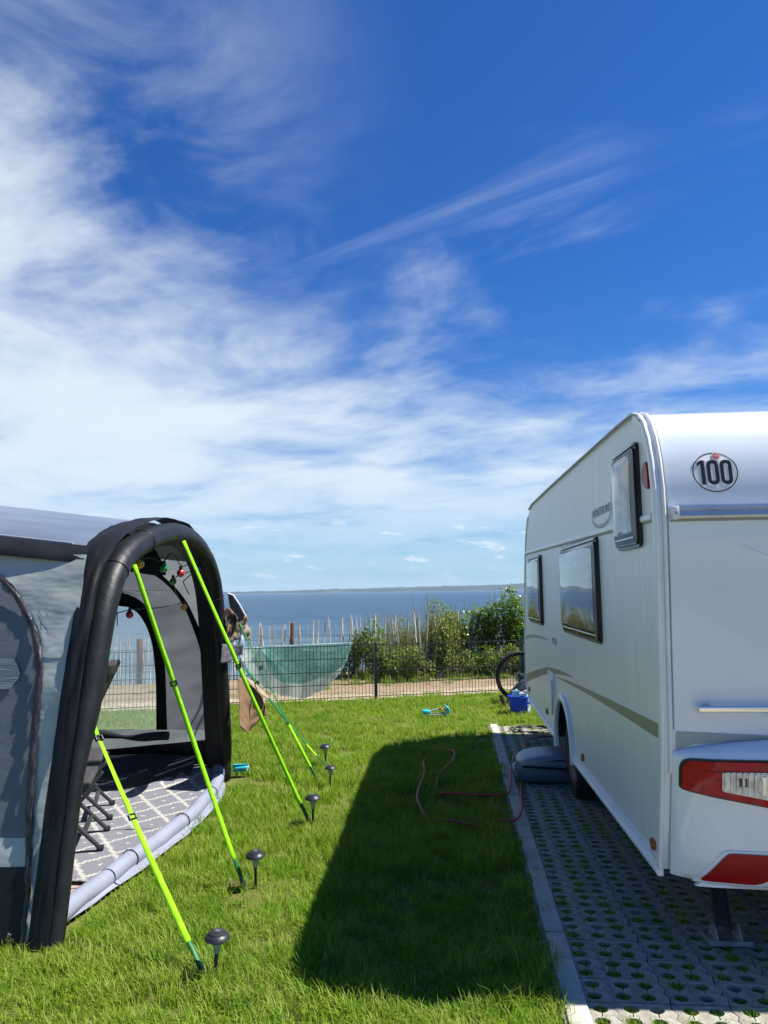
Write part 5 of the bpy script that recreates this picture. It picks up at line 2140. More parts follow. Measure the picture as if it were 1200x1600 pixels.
# lawn sprinkler
t = thing('lawn_sprinkler', 'turquoise oscillating lawn sprinkler lying on the sunny lawn near the fence', 'sprinkler', (-0.285, 10.27, 0.01), R(14))
t.scale = (0.92, 0.9, 0.85)
b = MB()
b.box((-0.14, 0, 0.06), (0.12, 0.15, 0.07), bevel=0.02, seg=3)
b.build('motor_housing', M['teal'], t, smooth=50)
b = MB()
b.grid(lambda u, v: (0.155 + 0.05 * math.sin(math.pi * v) * (1 if u > 0.5 else 0.6), -0.09 + 0.18 * u, 0.02 + 0.12 * v), 6, 8)
solid(b.build('end_bracket', M['teal'], t, smooth=60), 0.03)
b = MB()
b.tube([(-0.08, 0, 0.075), (0.04, 0, 0.10), (0.16, 0, 0.085)], 0.010, 8)
b.build('spray_bar', M['greyplastic'], t, smooth=60)
b = MB()
b.box((0.075, 0, 0.105), (0.028, 0.035, 0.05), bevel=0.006)
b.build('nozzle_clip', M['orange'], t, smooth=50)
b = MB()
b.box((0.0, 0.07, 0.02), (0.30, 0.02, 0.02), bevel=0.005)
b.box((0.0, -0.07, 0.02), (0.30, 0.02, 0.02), bevel=0.005)
b.build('runner', M['greyplastic'], t)


# ------------------------------------------------------------------ waste tank, hoses, bucket, bag, bicycle
def build_tank():
    t = thing('waste_water_tank', 'slate blue wheeled waste tank lying beside the caravan wheel', 'waste tank', (0.80, 6.93, 0.0), R(2))
    t.scale = (1, 1, 0.93)
    # upper shell: long body rising to a rounded shoulder; local x: spout at -0.27 to wheels at +0.3
    def body(zlo, zhi, grow, name, mat, n=26):
        b = MB()
        xs = [-0.275, -0.262, -0.235, -0.18, -0.1, 0.0, 0.1, 0.2, 0.28, 0.315, 0.325]
        vs = []
        m_ = 16
        for x in xs:
            top = lerp_smooth([(-0.28, 0.195), (-0.22, 0.235), (-0.05, 0.272), (0.08, 0.275), (0.2, 0.255), (0.33, 0.20)], x)
            zh = zhi if zhi is not None else top
            hw = 0.215 * min(1.0, ((x + 0.285) / 0.09) ** 0.5) * min(1.0, max(0.05, (0.335 - x) / 0.06) ** 0.5) + grow
            zl = zlo
            for k in range(m_):
                a = 2 * math.pi * k / m_
                ca, sa = math.cos(a), math.sin(a)
                sq = lambda q: math.copysign(abs(q) ** 0.22, q)
                vs.append((x, hw * sq(ca), (zl + zh) / 2 + (zh - zl) / 2 * sq(sa)))
        fs = [(i * m_ + j, i * m_ + (j + 1) % m_, (i + 1) * m_ + (j + 1) % m_, (i + 1) * m_ + j) for i in range(len(xs) - 1) for j in range(m_)]
        fs += [tuple(range(m_)), tuple(range((len(xs) - 1) * m_, len(xs) * m_))]
        b.add(vs, fs)
        return b.build(name, mat, t, smooth=60)
    body(0.13, None, 0.0, 'tank_top', M['tank'])
    body(0.025, 0.165, -0.012, 'tank_base', M['tankdark'])
    b = MB()
    b.grid(lambda u, v: (-0.05 + 0.24 * u, -0.2145 - 0.004 * math.sin(math.pi * u) + 0.05 * v * 0.3, 0.212 + 0.022 * v * math.sin(math.pi * u) + 0.012 * math.sin(math.pi * u)), 14, 3)
    solid(b.build('grip_recess', M['under'], t, smooth=60), 0.004)
    b = MB()
    b.tube([(-0.285, -0.10, 0.19), (-0.30, -0.10, 0.13), (-0.275, -0.10, 0.05), (-0.275, 0.10, 0.05), (-0.30, 0.10, 0.13), (-0.285, 0.10, 0.19)], 0.012, 8)
    b.build('pull_handle', M['greyplastic'], t, smooth=60)
    b = MB()
    b.lathe([(0.035, -0.06), (0.04, -0.05), (0.04, 0.0)], 16, (-0.245, 0, 0.12), 'X')
    b.build('spout_cap', M['white'], t, smooth=40)
    for s_ in (-1, 1):
        b = MB()
        b.lathe([(0.03, -0.028), (0.085, -0.028), (0.098, -0.018), (0.098, 0.018), (0.085, 0.028), (0.03, 0.028)], 22, (0.265, s_ * 0.215, 0.10), 'Y')
        b.build('wheel', M['rubber'], t, smooth=40)
    b = MB()
    b.grid(lambda u, v: (-0.25 + 0.56 * u, -0.219 - 0.003, 0.168 - 0.035 * u + 0.018 * v), 12, 1)
    solid(b.build('seam_groove', M['under'], t, smooth=60), 0.002)


build_tank()


def spline(pts, n):
    pts = [Vector(p) for p in pts]
    out_ = []
    for i in range(len(pts) - 1):
        p0, p1, p2, p3 = pts[max(0, i - 1)], pts[i], pts[i + 1], pts[min(len(pts) - 1, i + 2)]
        for k in range(n):
            t = k / n
            out_.append(0.5 * ((2 * p1) + (p2 - p0) * t + (2 * p0 - 5 * p1 + 4 * p2 - p3) * t * t + (3 * p1 - p0 - 3 * p2 + p3) * t ** 3))
    out_.append(pts[-1])
    return out_


def build_hoses():
    g = 'red hose lying across kerb and shaded lawn'
    b = MB()
    pts = [(1.25, 8.85, 0.02), (0.94, 8.66, 0.04), (0.751, 8.411, 0.05), (0.672, 7.926, 0.03), (0.60, 7.4, 0.02), (0.555, 7.36, 0.06), (0.49, 7.106, 0.07), (0.445, 6.587, 0.05), (0.384, 6.307, 0.05),
           (0.124, 6.258, 0.055), (-0.084, 6.306, 0.05), (-0.20, 6.40, 0.01), (-0.186, 6.625, 0.035), (-0.170, 6.962, 0.045), (-0.05, 7.472, 0.055), (-0.043, 7.874, 0.055), (-0.177, 7.993, 0.04), (-0.29, 7.80, 0.02),
           (-0.33, 7.463, 0.05), (-0.304, 6.957, 0.055), (-0.331, 6.413, 0.055), (-0.328, 6.127, 0.05), (-0.276, 5.868, 0.03), (-0.20, 5.65, 0.01), (-0.125, 5.606, 0.045), (-0.01, 5.567, 0.045), (0.15, 5.56, 0.02),
           (0.28, 5.596, 0.05), (0.402, 5.572, 0.05), (0.472, 5.854, 0.045), (0.512, 6.35, 0.02), (0.55, 6.719, 0.02), (0.62, 6.95, 0.02)]
    pts = [(x, y, z - 0.012) if x < 0.40 else (x, y, z) for x, y, z in pts]
    b.tube(spline(pts, 8), 0.0095, 8)
    tag(b.build('garden_hose', M['hose'], None, smooth=60), 'dull red rubber hose looping from the waste tank across kerb and shaded lawn', 'hose')
    b = MB()
    pts = []
    for k in range(40):
        a = k * 0.42
        pts.append((0.95 + (0.26 + 0.06 * math.sin(a * 1.7)) * math.cos(a), 9.20 + (0.20 + 0.06 * math.cos(a * 2.3)) * math.sin(a), 0.018 + 0.012 * (k / 40) + 0.004 * math.sin(a * 3)))
    pts += [(1.3, 9.2, 0.02), (1.7, 9.1, 0.02)]
    b.tube(spline(pts, 4), 0.007, 6)
    tag(b.build('power_cable', M['black'], None, smooth=60), 'black cable lying coiled on the sunlit end of the pavers', 'cable')


build_hoses()


def build_bucket():
    t = thing('bucket', 'bright blue plastic bucket packed with boxes beside the front of the caravan', 'bucket', (0.87, 10.55, 0.0), 0.2)
    b = MB()
    def wall(u, v):
        a = 2 * math.pi * u
        r_ = (0.125 + 0.032 * v) * (1 + 0.02 * math.sin(6 * a) * (1 - v))
        return (r_ * math.cos(a), r_ * math.sin(a) * 0.92, 0.01 + 0.215 * v)
    b.grid(wall, 36, 8)
    solid(b.build('bucket_wall', M['bucket'], t, smooth=60), 0.005)
    b = MB()
    b.tube([(0.16 * math.cos(a), 0.147 * math.sin(a), 0.226) for a in [2 * math.pi * k / 30 for k in range(30)]], 0.009, 6, closed=True)
    b.build('rim', M['bucket'], t, smooth=60)
    b = MB()
    b.lathe([(0.001, 0.0), (0.122, 0.0), (0.122, 0.012), (0.001, 0.014)], 30, caps=False)
    b.build('bucket_bottom', M['bucket'], t, smooth=40)
    b = MB()
    b.tube([(0.16, 0.0, 0.22), (0.175, -0.05, 0.20), (0.15, -0.12, 0.185), (0.07, -0.165, 0.18)], 0.007, 6)
    b.build('handle', M['white'], t, smooth=60)
    b = MB()
    b.box((0.10, -0.105, 0.075), (0.07, 0.006, 0.10), Matrix.Rotation(R(42), 3, 'Z'))
    b.build('sticker', M['paleblue'], t)
    c = thing('carton', 'upright light blue carton standing in the blue bucket', 'carton', (0.82, 10.51, 0.05), 0.25)
    b = MB()
    b.box((0, 0, 0.13), (0.085, 0.075, 0.26), bevel=0.003)
    b.build('carton_body', M['lightblue'], c)
    b = MB()
    b.box((-0.0445, 0, 0.13), (0.004, 0.076, 0.262), bevel=0.001)
    b.build('pale_side', M['paleblue'], c)
    b = MB()
    b.box((0.01, 0, 0.268), (0.03, 0.03, 0.016), bevel=0.003)
    b.build('spout', M['white'], c)
    c = thing('bottle', 'white spray bottle standing in the blue bucket on the caravan side', 'bottle', (0.965, 10.50, 0.05))
    b = MB()
    b.lathe([(0.03, 0.0), (0.034, 0.01), (0.034, 0.16), (0.028, 0.185), (0.014, 0.205), (0.014, 0.225)], 18)
    b.build('bottle_body', M['paleblue'], c, smooth=40)
    b = MB()
    b.box((-0.008, 0, 0.245), (0.06, 0.024, 0.035), bevel=0.006)
    b.box((-0.035, 0, 0.215), (0.008, 0.012, 0.04), Matrix.Rotation(R(15), 3, 'Y'))
    b.build('trigger', M['white'], c, smooth=40)
    c = thing('tray', 'flat white tray lying across the top of the blue bucket', 'tray', (0.905, 10.60, 0.236), 0.1)
    b = MB()
    b.box((0, 0, 0.0), (0.15, 0.14, 0.012), bevel=0.003)
    b.box((0, -0.068, 0.018), (0.15, 0.008, 0.03), bevel=0.002)
    b.box((0, 0.068, 0.018), (0.15, 0.008, 0.03), bevel=0.002)
    b.build('tray_body', M['white'], c)


build_bucket()

t = thing('bag', 'dark navy bag standing behind the blue bucket under the bicycle', 'bag', (1.03, 11.35, 0.0), 0.1)
b = MB()
def bagfn(u, v):
    a = 2 * math.pi * u
    sq = lambda q: math.copysign(abs(q) ** 0.6, q)
    s_ = (1 - 0.55 * v ** 2) if v < 0.97 else 0.2
    return (0.28 * sq(math.cos(a)) * s_ + 0.05 * v, 0.15 * sq(math.sin(a)) * s_, 0.02 + 0.33 * v ** 0.9 * (1 + 0.06 * math.cos(a)))
b.grid(bagfn, 28, 12)
b.build('bag_body', M['darkbag'], t, smooth=80)
b = MB()
b.tube([(-0.10, -0.06, 0.32), (-0.08, -0.06, 0.40), (0.08, -0.06, 0.41), (0.12, -0.06, 0.32)], 0.012, 8)
b.build('bag_handle', M['black'], t, smooth=60)
t = thing('shoe', 'brown shoe tipped upright against the bicycle wheel left of the bucket', 'shoe', (0.70, 10.95, 0.06), 0.3)
t.scale = (0.8, 0.8, 0.75)
b = MB()
b.grid(lambda u, v: (0.045 * math.cos(2 * math.pi * u) * (0.6 + 0.4 * math.sin(math.pi * (0.15 + 0.8 * v))) - 0.06 * v, 0.035 * math.sin(2 * math.pi * u), -0.07 + 0.24 * v), 14, 10)
b.build('shoe_upper', M['shoe'], t, smooth=80)
b = MB()
b.box((-0.065, 0, 0.05), (0.018, 0.07, 0.25), Matrix.Rotation(R(-14), 3, 'Y'), bevel=0.006)
b.build('sole', M['rubber'], t, smooth=50)
b = MB()
b.tube([(0.03, 0, 0.12), (0.075, 0.01, 0.06), (0.10, 0.01, 0.0), (0.06, 0.0, -0.06)], 0.005, 6)
b.build('lace', M['black'], t, smooth=60)


def build_bike():
    # stands along the fence, front wheel towards the lawn (-x), the rest hidden behind the caravan
    t = thing('bicycle', 'black mountain bike parked at the mesh fence, mostly hidden by the caravan', 'bicycle', (0.975, 11.55, 0.0), R(10))
    WRAD = 0.355
    def wheel(x):
        b = MB()
        b.tube([(WRAD * math.cos(a), 0, WRAD * math.sin(a)) for a in [2 * math.pi * k / 48 for k in range(48)]], 0.025, 10, closed=True)
        wobj = b.build('wheel', M['rubber'], t, smooth=60, loc=(x, 0, WRAD + 0.025))
        b = MB()
        b.tube([((WRAD - 0.03) * math.cos(a), 0, (WRAD - 0.03) * math.sin(a)) for a in [2 * math.pi * k / 48 for k in range(48)]], 0.011, 8, closed=True)
        b.build('rim', M['black'], wobj, smooth=60)
        b = MB()
        for k in range(28):
            a = 2 * math.pi * k / 28
            s_ = 0.025 if k % 2 else -0.025
            b.tube([(0.02 * math.cos(a + 0.6), s_, 0.02 * math.sin(a + 0.6)), ((WRAD - 0.03) * math.cos(a), 0, (WRAD - 0.03) * math.sin(a))], 0.0018, 4)
        b.build('spokes', M['black'], wobj)
        b = MB()
        b.lathe([(0.012, -0.05), (0.03, -0.04), (0.022, -0.02), (0.022, 0.02), (0.03, 0.04), (0.012, 0.05)], 14, axis='Y')
        b.build('hub', M['black'], wobj, smooth=40)
        b = MB()
        b.lathe([(0.045, -0.034), (0.085, -0.034), (0.085, -0.031), (0.045, -0.031)], 26, axis='Y', caps=False)
        b.build('brake_disc', M['steel'], wobj, smooth=30)
        return wobj
    wheel(0.0)
    wheel(1.12)
    hz = WRAD + 0.025
    for s_ in (-1, 1):
        b = MB()
        b.tube([(0.0, s_ * 0.055, hz), (0.02, s_ * 0.055, hz + 0.05), (0.10, s_ * 0.052, hz + 0.30)], [0.02, 0.026, 0.020], 10)
        b.build('fork_leg', M['black'], t, smooth=60)
    b = MB()
    b.box((0.105, 0, hz + 0.31), (0.06, 0.15, 0.06), bevel=0.02)
    b.build('fork_crown', M['black'], t, smooth=50)
    b = MB()
    b.box((-0.005, -0.07, hz + 0.01), (0.07, 0.03, 0.09), bevel=0.012)
    b.build('brake_caliper', M['darksteel'], t, smooth=50)
    fr = MB()
    head0, head1 = (0.12, 0, hz + 0.34), (0.175, 0, hz + 0.50)
    bb_, seat_ = (0.66, 0, 0.31), (0.55, 0, 0.86)
    fr.tube([head0, head1], 0.026, 10)
    fr.tube([head0, bb_], 0.028, 10)
    fr.tube([head1, seat_], 0.020, 10)
    fr.tube([bb_, seat_], 0.018, 10)
    for s_ in (-0.06, 0.06):
        fr.tube([bb_, (1.12, s_, hz)], 0.012, 8)
        fr.tube([(0.57, 0, 0.78), (1.12, s_, hz)], 0.010, 8)
    fr.build('frame', M['black'], t, smooth=60)
    b = MB()
    b.tube([(0.19, 0, hz + 0.53), (0.20, -0.05, hz + 0.56), (0.26, -0.34, hz + 0.60)], 0.014, 8)
    b.tube([(0.19, 0, hz + 0.53), (0.20, 0.05, hz + 0.56), (0.26, 0.34, hz + 0.60)], 0.014, 8)
    b.tube([head1, (0.19, 0, hz + 0.55)], 0.018, 8)
    b.build('handlebar', M['black'], t, smooth=60)
    b = MB()
    b.tube([seat_, (0.535, 0, 0.95)], 0.014, 8)
    b.build('seat_post', M['darksteel'], t, smooth=60)
    b = MB()
    b.grid(lambda u, v: (0.40 + 0.27 * u, (v - 0.5) * (0.05 + 0.11 * u ** 2), 0.965 - 0.03 * (2 * v - 1) ** 2 + 0.01 * u), 10, 8)
    solid(b.build('saddle', M['black'], t, smooth=80), 0.03)
    b = MB()
    b.lathe([(0.03, -0.05), (0.09, -0.05), (0.09, -0.045), (0.03, -0.045)], 26, bb_, 'Y', caps=False)
    b.bar((0.66, -0.07, 0.31), (0.78, -0.07, 0.19), 0.02, 0.03)
    b.bar((0.66, 0.07, 0.31), (0.54, 0.07, 0.43), 0.02, 0.03)
    b.box((0.78, -0.12, 0.19), (0.09, 0.09, 0.02))
    b.box((0.54, 0.12, 0.43), (0.09, 0.09, 0.02))
    b.build('crankset', M['darksteel'], t, smooth=40)


build_bike()


# ------------------------------------------------------------------ mesh fence
def build_mesh_fence():
    f = thing('mesh_fence', 'low anthracite double wire mesh fence between the lawn and the sandy path', 'fence', (-1.256, 11.88, 0), R(18.7))
    PW = 2.5
    rods = MB()
    h = 0.86
    nvert = 45
    for i in range(1, nvert):
        x = PW * i / nvert
        rods.tube([(x, 0, 0.0), (x, 0, h + 0.015)], 0.0040, 5)
    for z in (0.045, 0.245, 0.445, 0.645, 0.845):
        for dy in (-0.007, 0.007):
            rods.tube([(0, dy, z), (PW, dy, z)], 0.0052, 5)
    pm = None
    pmesh = None
    for k in range(-4, 4):
        if pm is None:
            o = rods.build('mesh_panel', M['fencegreen'], f, smooth=60)
            o['kind'] = 'stuff'
            pm = o.data
        else:
            o = link('mesh_panel', pm, f)
            o['kind'] = 'stuff'
        o.location = (PW * k, 0, 0.0)
        if pmesh is None:
            b = MB()
            b.box((0, 0.025, 0.43), (0.045, 0.045, 0.92), bevel=0.003)
            b.box((0, 0.025, 0.893), (0.05, 0.05, 0.014), bevel=0.003)
            for z in (0.1, 0.45, 0.80):
                b.box((0, -0.008, z), (0.04, 0.02, 0.03), bevel=0.003)
            p = b.build('post', M['fencegreen'], f, smooth=30)
            pmesh = p.data
        else:
            p = link('post', pmesh, f)
        p.location = (PW * k, 0, -0.02)


build_mesh_fence()


# beach cloth on the mesh fence
def build_beach_cloth():
    org = Vector((-1.256, 11.88, 0))
    du = Vector((math.cos(R(18.7)), math.sin(R(18.7)), 0))
    dn = -Vector((math.sin(R(18.7)), -math.cos(R(18.7)), 0))
    def P_(s_, z, o_):
        q = org + du * s_ + dn * o_
        return (q.x, q.y, z)
    # half circle: straight edge over the top rod from s=-2.03 to s=-0.36
    s0, s1 = -2.10, -0.36
    def front(u, v):
        s_ = s0 + (s1 - s0) * u
        a = max(0.0, 1 - (2 * u - 1.0) ** 2) ** 0.5
        dep = 0.80 * a * (0.93 + 0.1 * math.sin(2.4 * u)) + 0.015
        zt = 0.882 - 0.028 * (1 - u) + 0.006 * math.sin(20 * u)
        return P_(s_ - 0.05 * v * (u - 0.5), zt - dep * v, 0.075 + 0.17 * v + 0.030 * math.sin(15 * u + 2 * v) * v + 0.02 * math.sin(31 * u) * v)
    t = thing('beach_cloth', 'thin turquoise round beach cloth folded over the mesh fence to dry', 'beach cloth')
    b = MB()
    b.grid(front, 40, 20)
    solid(b.build('pale_layer', M['beachcloth_pale'], t, smooth=80), 0.003)
    def over(u, v):
        s_ = s0 + 0.30 + (s1 - s0 - 0.30) * u
        a = max(0.0, 1 - (2 * u - 1.0) ** 2) ** 0.5
        dep = (0.60 + 0.05 * math.sin(7 * u)) * a + 0.012
        zt = 0.886 - 0.022 * (1 - u)
        return P_(s_ - 0.02 * v, zt - dep * v, 0.030 + 0.12 * v + 0.012 * math.sin(13 * u) * v)
    b = MB()
    b.grid(over, 40, 16)
    solid(b.build('patterned_layer', M['beachcloth'], t, smooth=80), 0.003)
    b = MB()
    pts = [over(u, 0.0) for u in [k / 20 for k in range(21)]]
    b.tube([(p[0], p[1], p[2] + 0.002) for p in pts], 0.006, 6)
    b.build('hem', M['beachcloth_pale'], t, smooth=60)
    b = MB()
    pts = [over(0.45 + 0.5 * k / 12, 0.10 + 0.12 * math.sin(math.pi * 0.7 * k / 12) + 0.02) for k in range(13)]
    b.tube([(p[0] - dn.x * 0.004, p[1] - dn.y * 0.004, p[2]) for p in pts], 0.010, 6)
    b.build('fold', M['beachcloth_pale'], t, smooth=60)


build_beach_cloth()


# ------------------------------------------------------------------ chestnut paling fence
PAL = [(-9.5, 12.2), (-6.0, 13.50), (-3.5, 14.42), (-2.2, 14.85), (-0.4, 15.35), (1.2, 16.2), (2.6, 16.8)]


def build_palings():
    f = thing('paling_fence', 'weathered split paling fence wired together above the sea', 'fence')
    variants = []
    for s_ in range(7):
        rnd = random.Random(40 + s_)
        b = MB()
        k = 6
        vs = []
        bx, by = 0, 0
        for i in range(k + 1):
            z = i / k
            r_ = 0.0150 * rnd.uniform(0.8, 1.2) * (1 if i < k else 0.55)
            bx += rnd.uniform(-0.010, 0.010)
            by += rnd.uniform(-0.008, 0.008)
            for j in range(6):
                a = 2 * math.pi * j / 6 + 0.3
                vs.append((bx + r_ * 1.15 * math.cos(a), by + r_ * 0.75 * math.sin(a), z))
        fs = [(i * 6 + j, i * 6 + (j + 1) % 6, (i + 1) * 6 + (j + 1) % 6, (i + 1) * 6 + j) for i in range(k) for j in range(6)]
        fs += [tuple(range(k * 6, k * 6 + 6)), tuple(range(6))[::-1]]
        b.add(vs, fs)
        me = bpy.data.meshes.new('paling')
        me.from_pydata(b.v, [], b.f)
        me.materials.append(M['paling'] if s_ % 3 else M['paling2'])
        variants.append(me)
    # points along the line
    ln = resample([(x, y) for x, y in PAL], 150)
    for i, (x, y) in enumerate(ln[:-1]):
        me = variants[(i * 5 + (i // 3)) % 7]
        o = link('paling', me, f)
        h = lerp_list([(-9, 0.88), (-6, 0.90), (-3.5, 1.10), (-1, 1.24), (3, 1.25)], x) + 0.12 + random.uniform(-0.07, 0.05)
        o.location = (x + random.uniform(-0.02, 0.02), y, -0.10)
        o.scale = (1, 1, h)
        o.rotation_euler = (R(random.uniform(-4, 4)), R(random.uniform(-5, 5)), random.uniform(0, 3))
    for z0 in (0.30, 0.80):
        b = MB()
        b.tube([(x, y - 0.02 + 0.012 * math.sin(i * 1.7), z0 * lerp_list([(-9, 0.8), (-6, 0.82), (-3.5, 1.0), (3, 1.1)], x)) for i, (x, y) in enumerate(ln)], 0.004, 5)
        b.build('wire', M['rope'], f, smooth=60)
    for x, h in ((-8.2, 0.9), (-5.9, 0.86), (-3.21, 1.09), (-0.25, 1.0), (2.0, 1.25)):
        y = lerp_list(PAL, x)
        b = MB()
        b.tube([(x, y + 0.05, -0.2), (x, y + 0.05, h)], 0.052, 10)
        b.build('post', M['post'], f, smooth=40)


build_palings()


# ------------------------------------------------------------------ shrubs
def leaf_cluster_mesh(seed, n, rx, rz, ls, droop=0.25, top=0.0):
    """leaf quads (folded in the middle) through an uneven crown"""
    rnd = random.Random(seed)
    lobes = []
    for _ in range(7):
        a = rnd.uniform(0, 6.28)
        q = rnd.uniform(0.15, 0.75)
        lobes.append((math.cos(a) * rx * q, math.sin(a) * rx * q * 0.8, rz * rnd.uniform(0.25, 0.85), rnd.uniform(0.28, 0.50)))
    vs, fs = [], []
    for i in range(n):
        lx, ly, lz, lr = lobes[rnd.randrange(7)]
        while True:
            p = Vector((rnd.uniform(-1, 1), rnd.uniform(-1, 1), rnd.uniform(-1, 1)))
            if p.length <= 1 and p.length > rnd.uniform(0.0, 0.9):
                break
        c = Vector((lx + p.x * lr * rx * 1.1, ly + p.y * lr * rx, max(0.03, lz + p.z * lr * rz * 0.95)))
        d = Vector((c.x * 0.8 + rnd.uniform(-.7, .7), c.y * 0.8 + rnd.uniform(-.7, .7), rnd.uniform(-0.6, 0.8) - droop)).normalized()
        upv = Vector((rnd.uniform(-.6, .6), rnd.uniform(-.6, .6), 1)).normalized()
        s_ = d.cross(upv).normalized()
        nn = s_.cross(d)
        L = ls * rnd.uniform(0.6, 1.35)
        W = L * rnd.uniform(0.24, 0.36)
        o = len(vs)
        fold = nn * W * 0.35
        vs += [c, c + d * L * 0.5 + s_ * W + fold, c + d * L - nn * L * 0.12, c + d * L * 0.5 - s_ * W + fold, c + d * L * 0.5]
        fs += [(o, o + 1, o + 4), (o + 1, o + 2, o + 4), (o, o + 4, o + 3), (o + 4, o + 2, o + 3)]
    return vs, fs, lobes


def shoots(seed, k, h, rx, ls):
    """upright leafy shoots that break the outline"""
    rnd = random.Random(seed)
    vs, fs, stems = [], [], []
    for _ in range(k):
        a = rnd.uniform(0, 6.28)
        q = rnd.uniform(0, rx * 0.75)
        x, y = q * math.cos(a), q * math.sin(a)
        hh = h * rnd.uniform(0.75, 1.0)
        lean = Vector((rnd.uniform(-.18, .18), rnd.uniform(-.15, .15), 1))
        base = Vector((x, y, hh * 0.35))
        tip = base + lean * hh * 0.65
        stems.append([base, base.lerp(tip, 0.5) + Vector((0.02, 0, 0)), tip])
        m_ = int(hh * 0.65 / (ls * 0.30))
        for i in range(m_):
            t = i / m_
            c = base.lerp(tip, t)
            az_ = i * 2.4 + a
            d = Vector((math.cos(az_), math.sin(az_), 0.55)).normalized()
            s_ = d.cross(Vector((0, 0, 1))).normalized()
            L = ls * (1.15 - 0.6 * t) * rnd.uniform(0.8, 1.2)
            W = L * 0.24
            o = len(vs)
            vs += [c, c + d * L * 0.5 + s_ * W, c + d * L + Vector((0, 0, -L * 0.2)), c + d * L * 0.5 - s_ * W]
            fs += [(o, o + 1, o + 2, o + 3)]
    return vs, fs, stems


def shrub(x, y, h, r, mat, seed, label, n=1500, ls=0.07, nshoot=6, z0=-0.02, group='shrubs on the bank behind the fence'):
    t = thing('shrub', label, 'shrub', (x, y, z0), 0, group)
    vs, fs, lobes = leaf_cluster_mesh(seed, n, r, h * 0.86, ls)
    b = MB().add(vs, fs)
    v2, f2, st_ = shoots(seed + 100, nshoot, h, r, ls * 1.1)
    b.add(v2, f2)
    b.build('foliage', mat, t, normals=False)
    b = MB()
    rnd = random.Random(seed)
    for lx, ly, lz, lr in lobes:
        b.tube([(rnd.uniform(-.05, .05), rnd.uniform(-.05, .05), -0.05), (lx * 0.5 + rnd.uniform(-.05, .05), ly * 0.5, lz * 0.55), (lx, ly, lz)], [0.014, 0.010, 0.004], 5)
        for _ in range(3):
            b.tube([(lx * 0.5, ly * 0.5, lz * 0.55), (lx + rnd.uniform(-.3, .3) * r, ly + rnd.uniform(-.3, .3) * r, lz + rnd.uniform(-.2, .3) * h)], [0.007, 0.003], 4)
    for s_ in st_:
        b.tube(s_, [0.006, 0.005, 0.002], 4)
    b.build('stems', M['stem'], t, normals=False)
    return t


SHR = [(-2.05, 14.75, 0.85, 0.34, 'leaf_a', 'slender dark shrub at the seaward end of the beach cloth, among the palings', 700, 0.060, 4),
       (-1.55, 14.55, 1.12, 0.42, 'leaf_a', 'dark leafy shrub directly behind the mesh fence post', 1300, 0.062, 6),
       (-0.98, 15.7, 1.18, 0.50, 'leaf_c', 'olive shrub in front of the palings that poke out of the bushes', 1500, 0.058, 7),
       (-0.42, 15.85, 1.44, 0.52, 'leaf_c', 'olive green shrub with the tall thin shoots right of the palings', 1700, 0.060, 10),
       (0.12, 15.75, 1.36, 0.50, 'leaf_b', 'bright glossy shrub between the olive one and the dip in the bushes', 1600, 0.075, 6),
       (0.55, 15.9, 1.10, 0.46, 'leaf_a', 'lower shrub filling the dip where the sea shows between two taller shrubs', 1400, 0.065, 3),
       (0.98, 15.6, 1.62, 0.48, 'leaf_b', 'tallest bright green shrub, with a pointed top, left of the caravan front', 1900, 0.085, 8),
       (1.55, 15.8, 1.55, 0.55, 'leaf_b', 'large leaved green shrub partly hidden by the front of the caravan', 1900, 0.085, 6),
       (-0.14, 15.10, 1.30, 0.40, 'leaf_c', 'upright olive shrub just right of the palings that stand free of leaves', 1400, 0.060, 8),
       (2.3, 16.0, 1.5, 0.60, 'leaf_a', 'dense shrub farther along the bank beyond the caravan front', 1300, 0.08, 5),
       (-1.25, 14.2, 0.62, 0.42, 'leaf_a', 'low dark shrub at the edge of the path behind the mesh fence', 1100, 0.055, 2),
       (-0.62, 14.35, 0.60, 0.40, 'leaf_c', 'low dry looking shrub at the path edge below the olive shrubs', 900, 0.052, 2),
       (0.02, 14.75, 0.62, 0.42, 'leaf_c', 'low twiggy grey green shrub at the path edge below the bright glossy shrub', 900, 0.055, 2),
       (0.65, 15.0, 0.60, 0.45, 'leaf_a', 'low shrub with dark shade beneath it, left of the bicycle wheel', 1200, 0.06, 2),
       (1.30, 15.1, 0.62, 0.42, 'leaf_c', 'low shrub at the path edge behind the bicycle wheel', 900, 0.06, 2)]
for i, (x, y, h, r, mk, lb, n, ls, ns) in enumerate(SHR):
    shrub(x, y, h * 1.16, r * 1.08, M[mk], 200 + i, lb, int(n * 1.25), ls, ns)


# bare twigs lying and standing in front of the shrubs
def build_twigs():
    rnd = random.Random(5)
    b = MB()
    for k in range(26):
        x = rnd.uniform(-0.7, 1.4)
        y = 14.35 + 0.34 * (x + 0.6) + rnd.uniform(-.25, .25)
        a = rnd.uniform(0, 6.28)
        L = rnd.uniform(0.15, 0.45)
        p0 = Vector((x, y, 0.02))
        p1 = p0 + Vector((math.cos(a) * L, math.sin(a) * L * 0.6, rnd.uniform(0.05, 0.45)))
        b.tube([p0, p0.lerp(p1, 0.5) + Vector((rnd.uniform(-.05, .05), 0, rnd.uniform(0, .08))), p1], [0.010, 0.007, 0.003], 5)
    o = b.build('dead_twigs', M['rope'], None, smooth=60)
    tag(o, 'tangle of bare grey twigs at the foot of the shrubs', 'twigs', kind='stuff')


build_twigs()


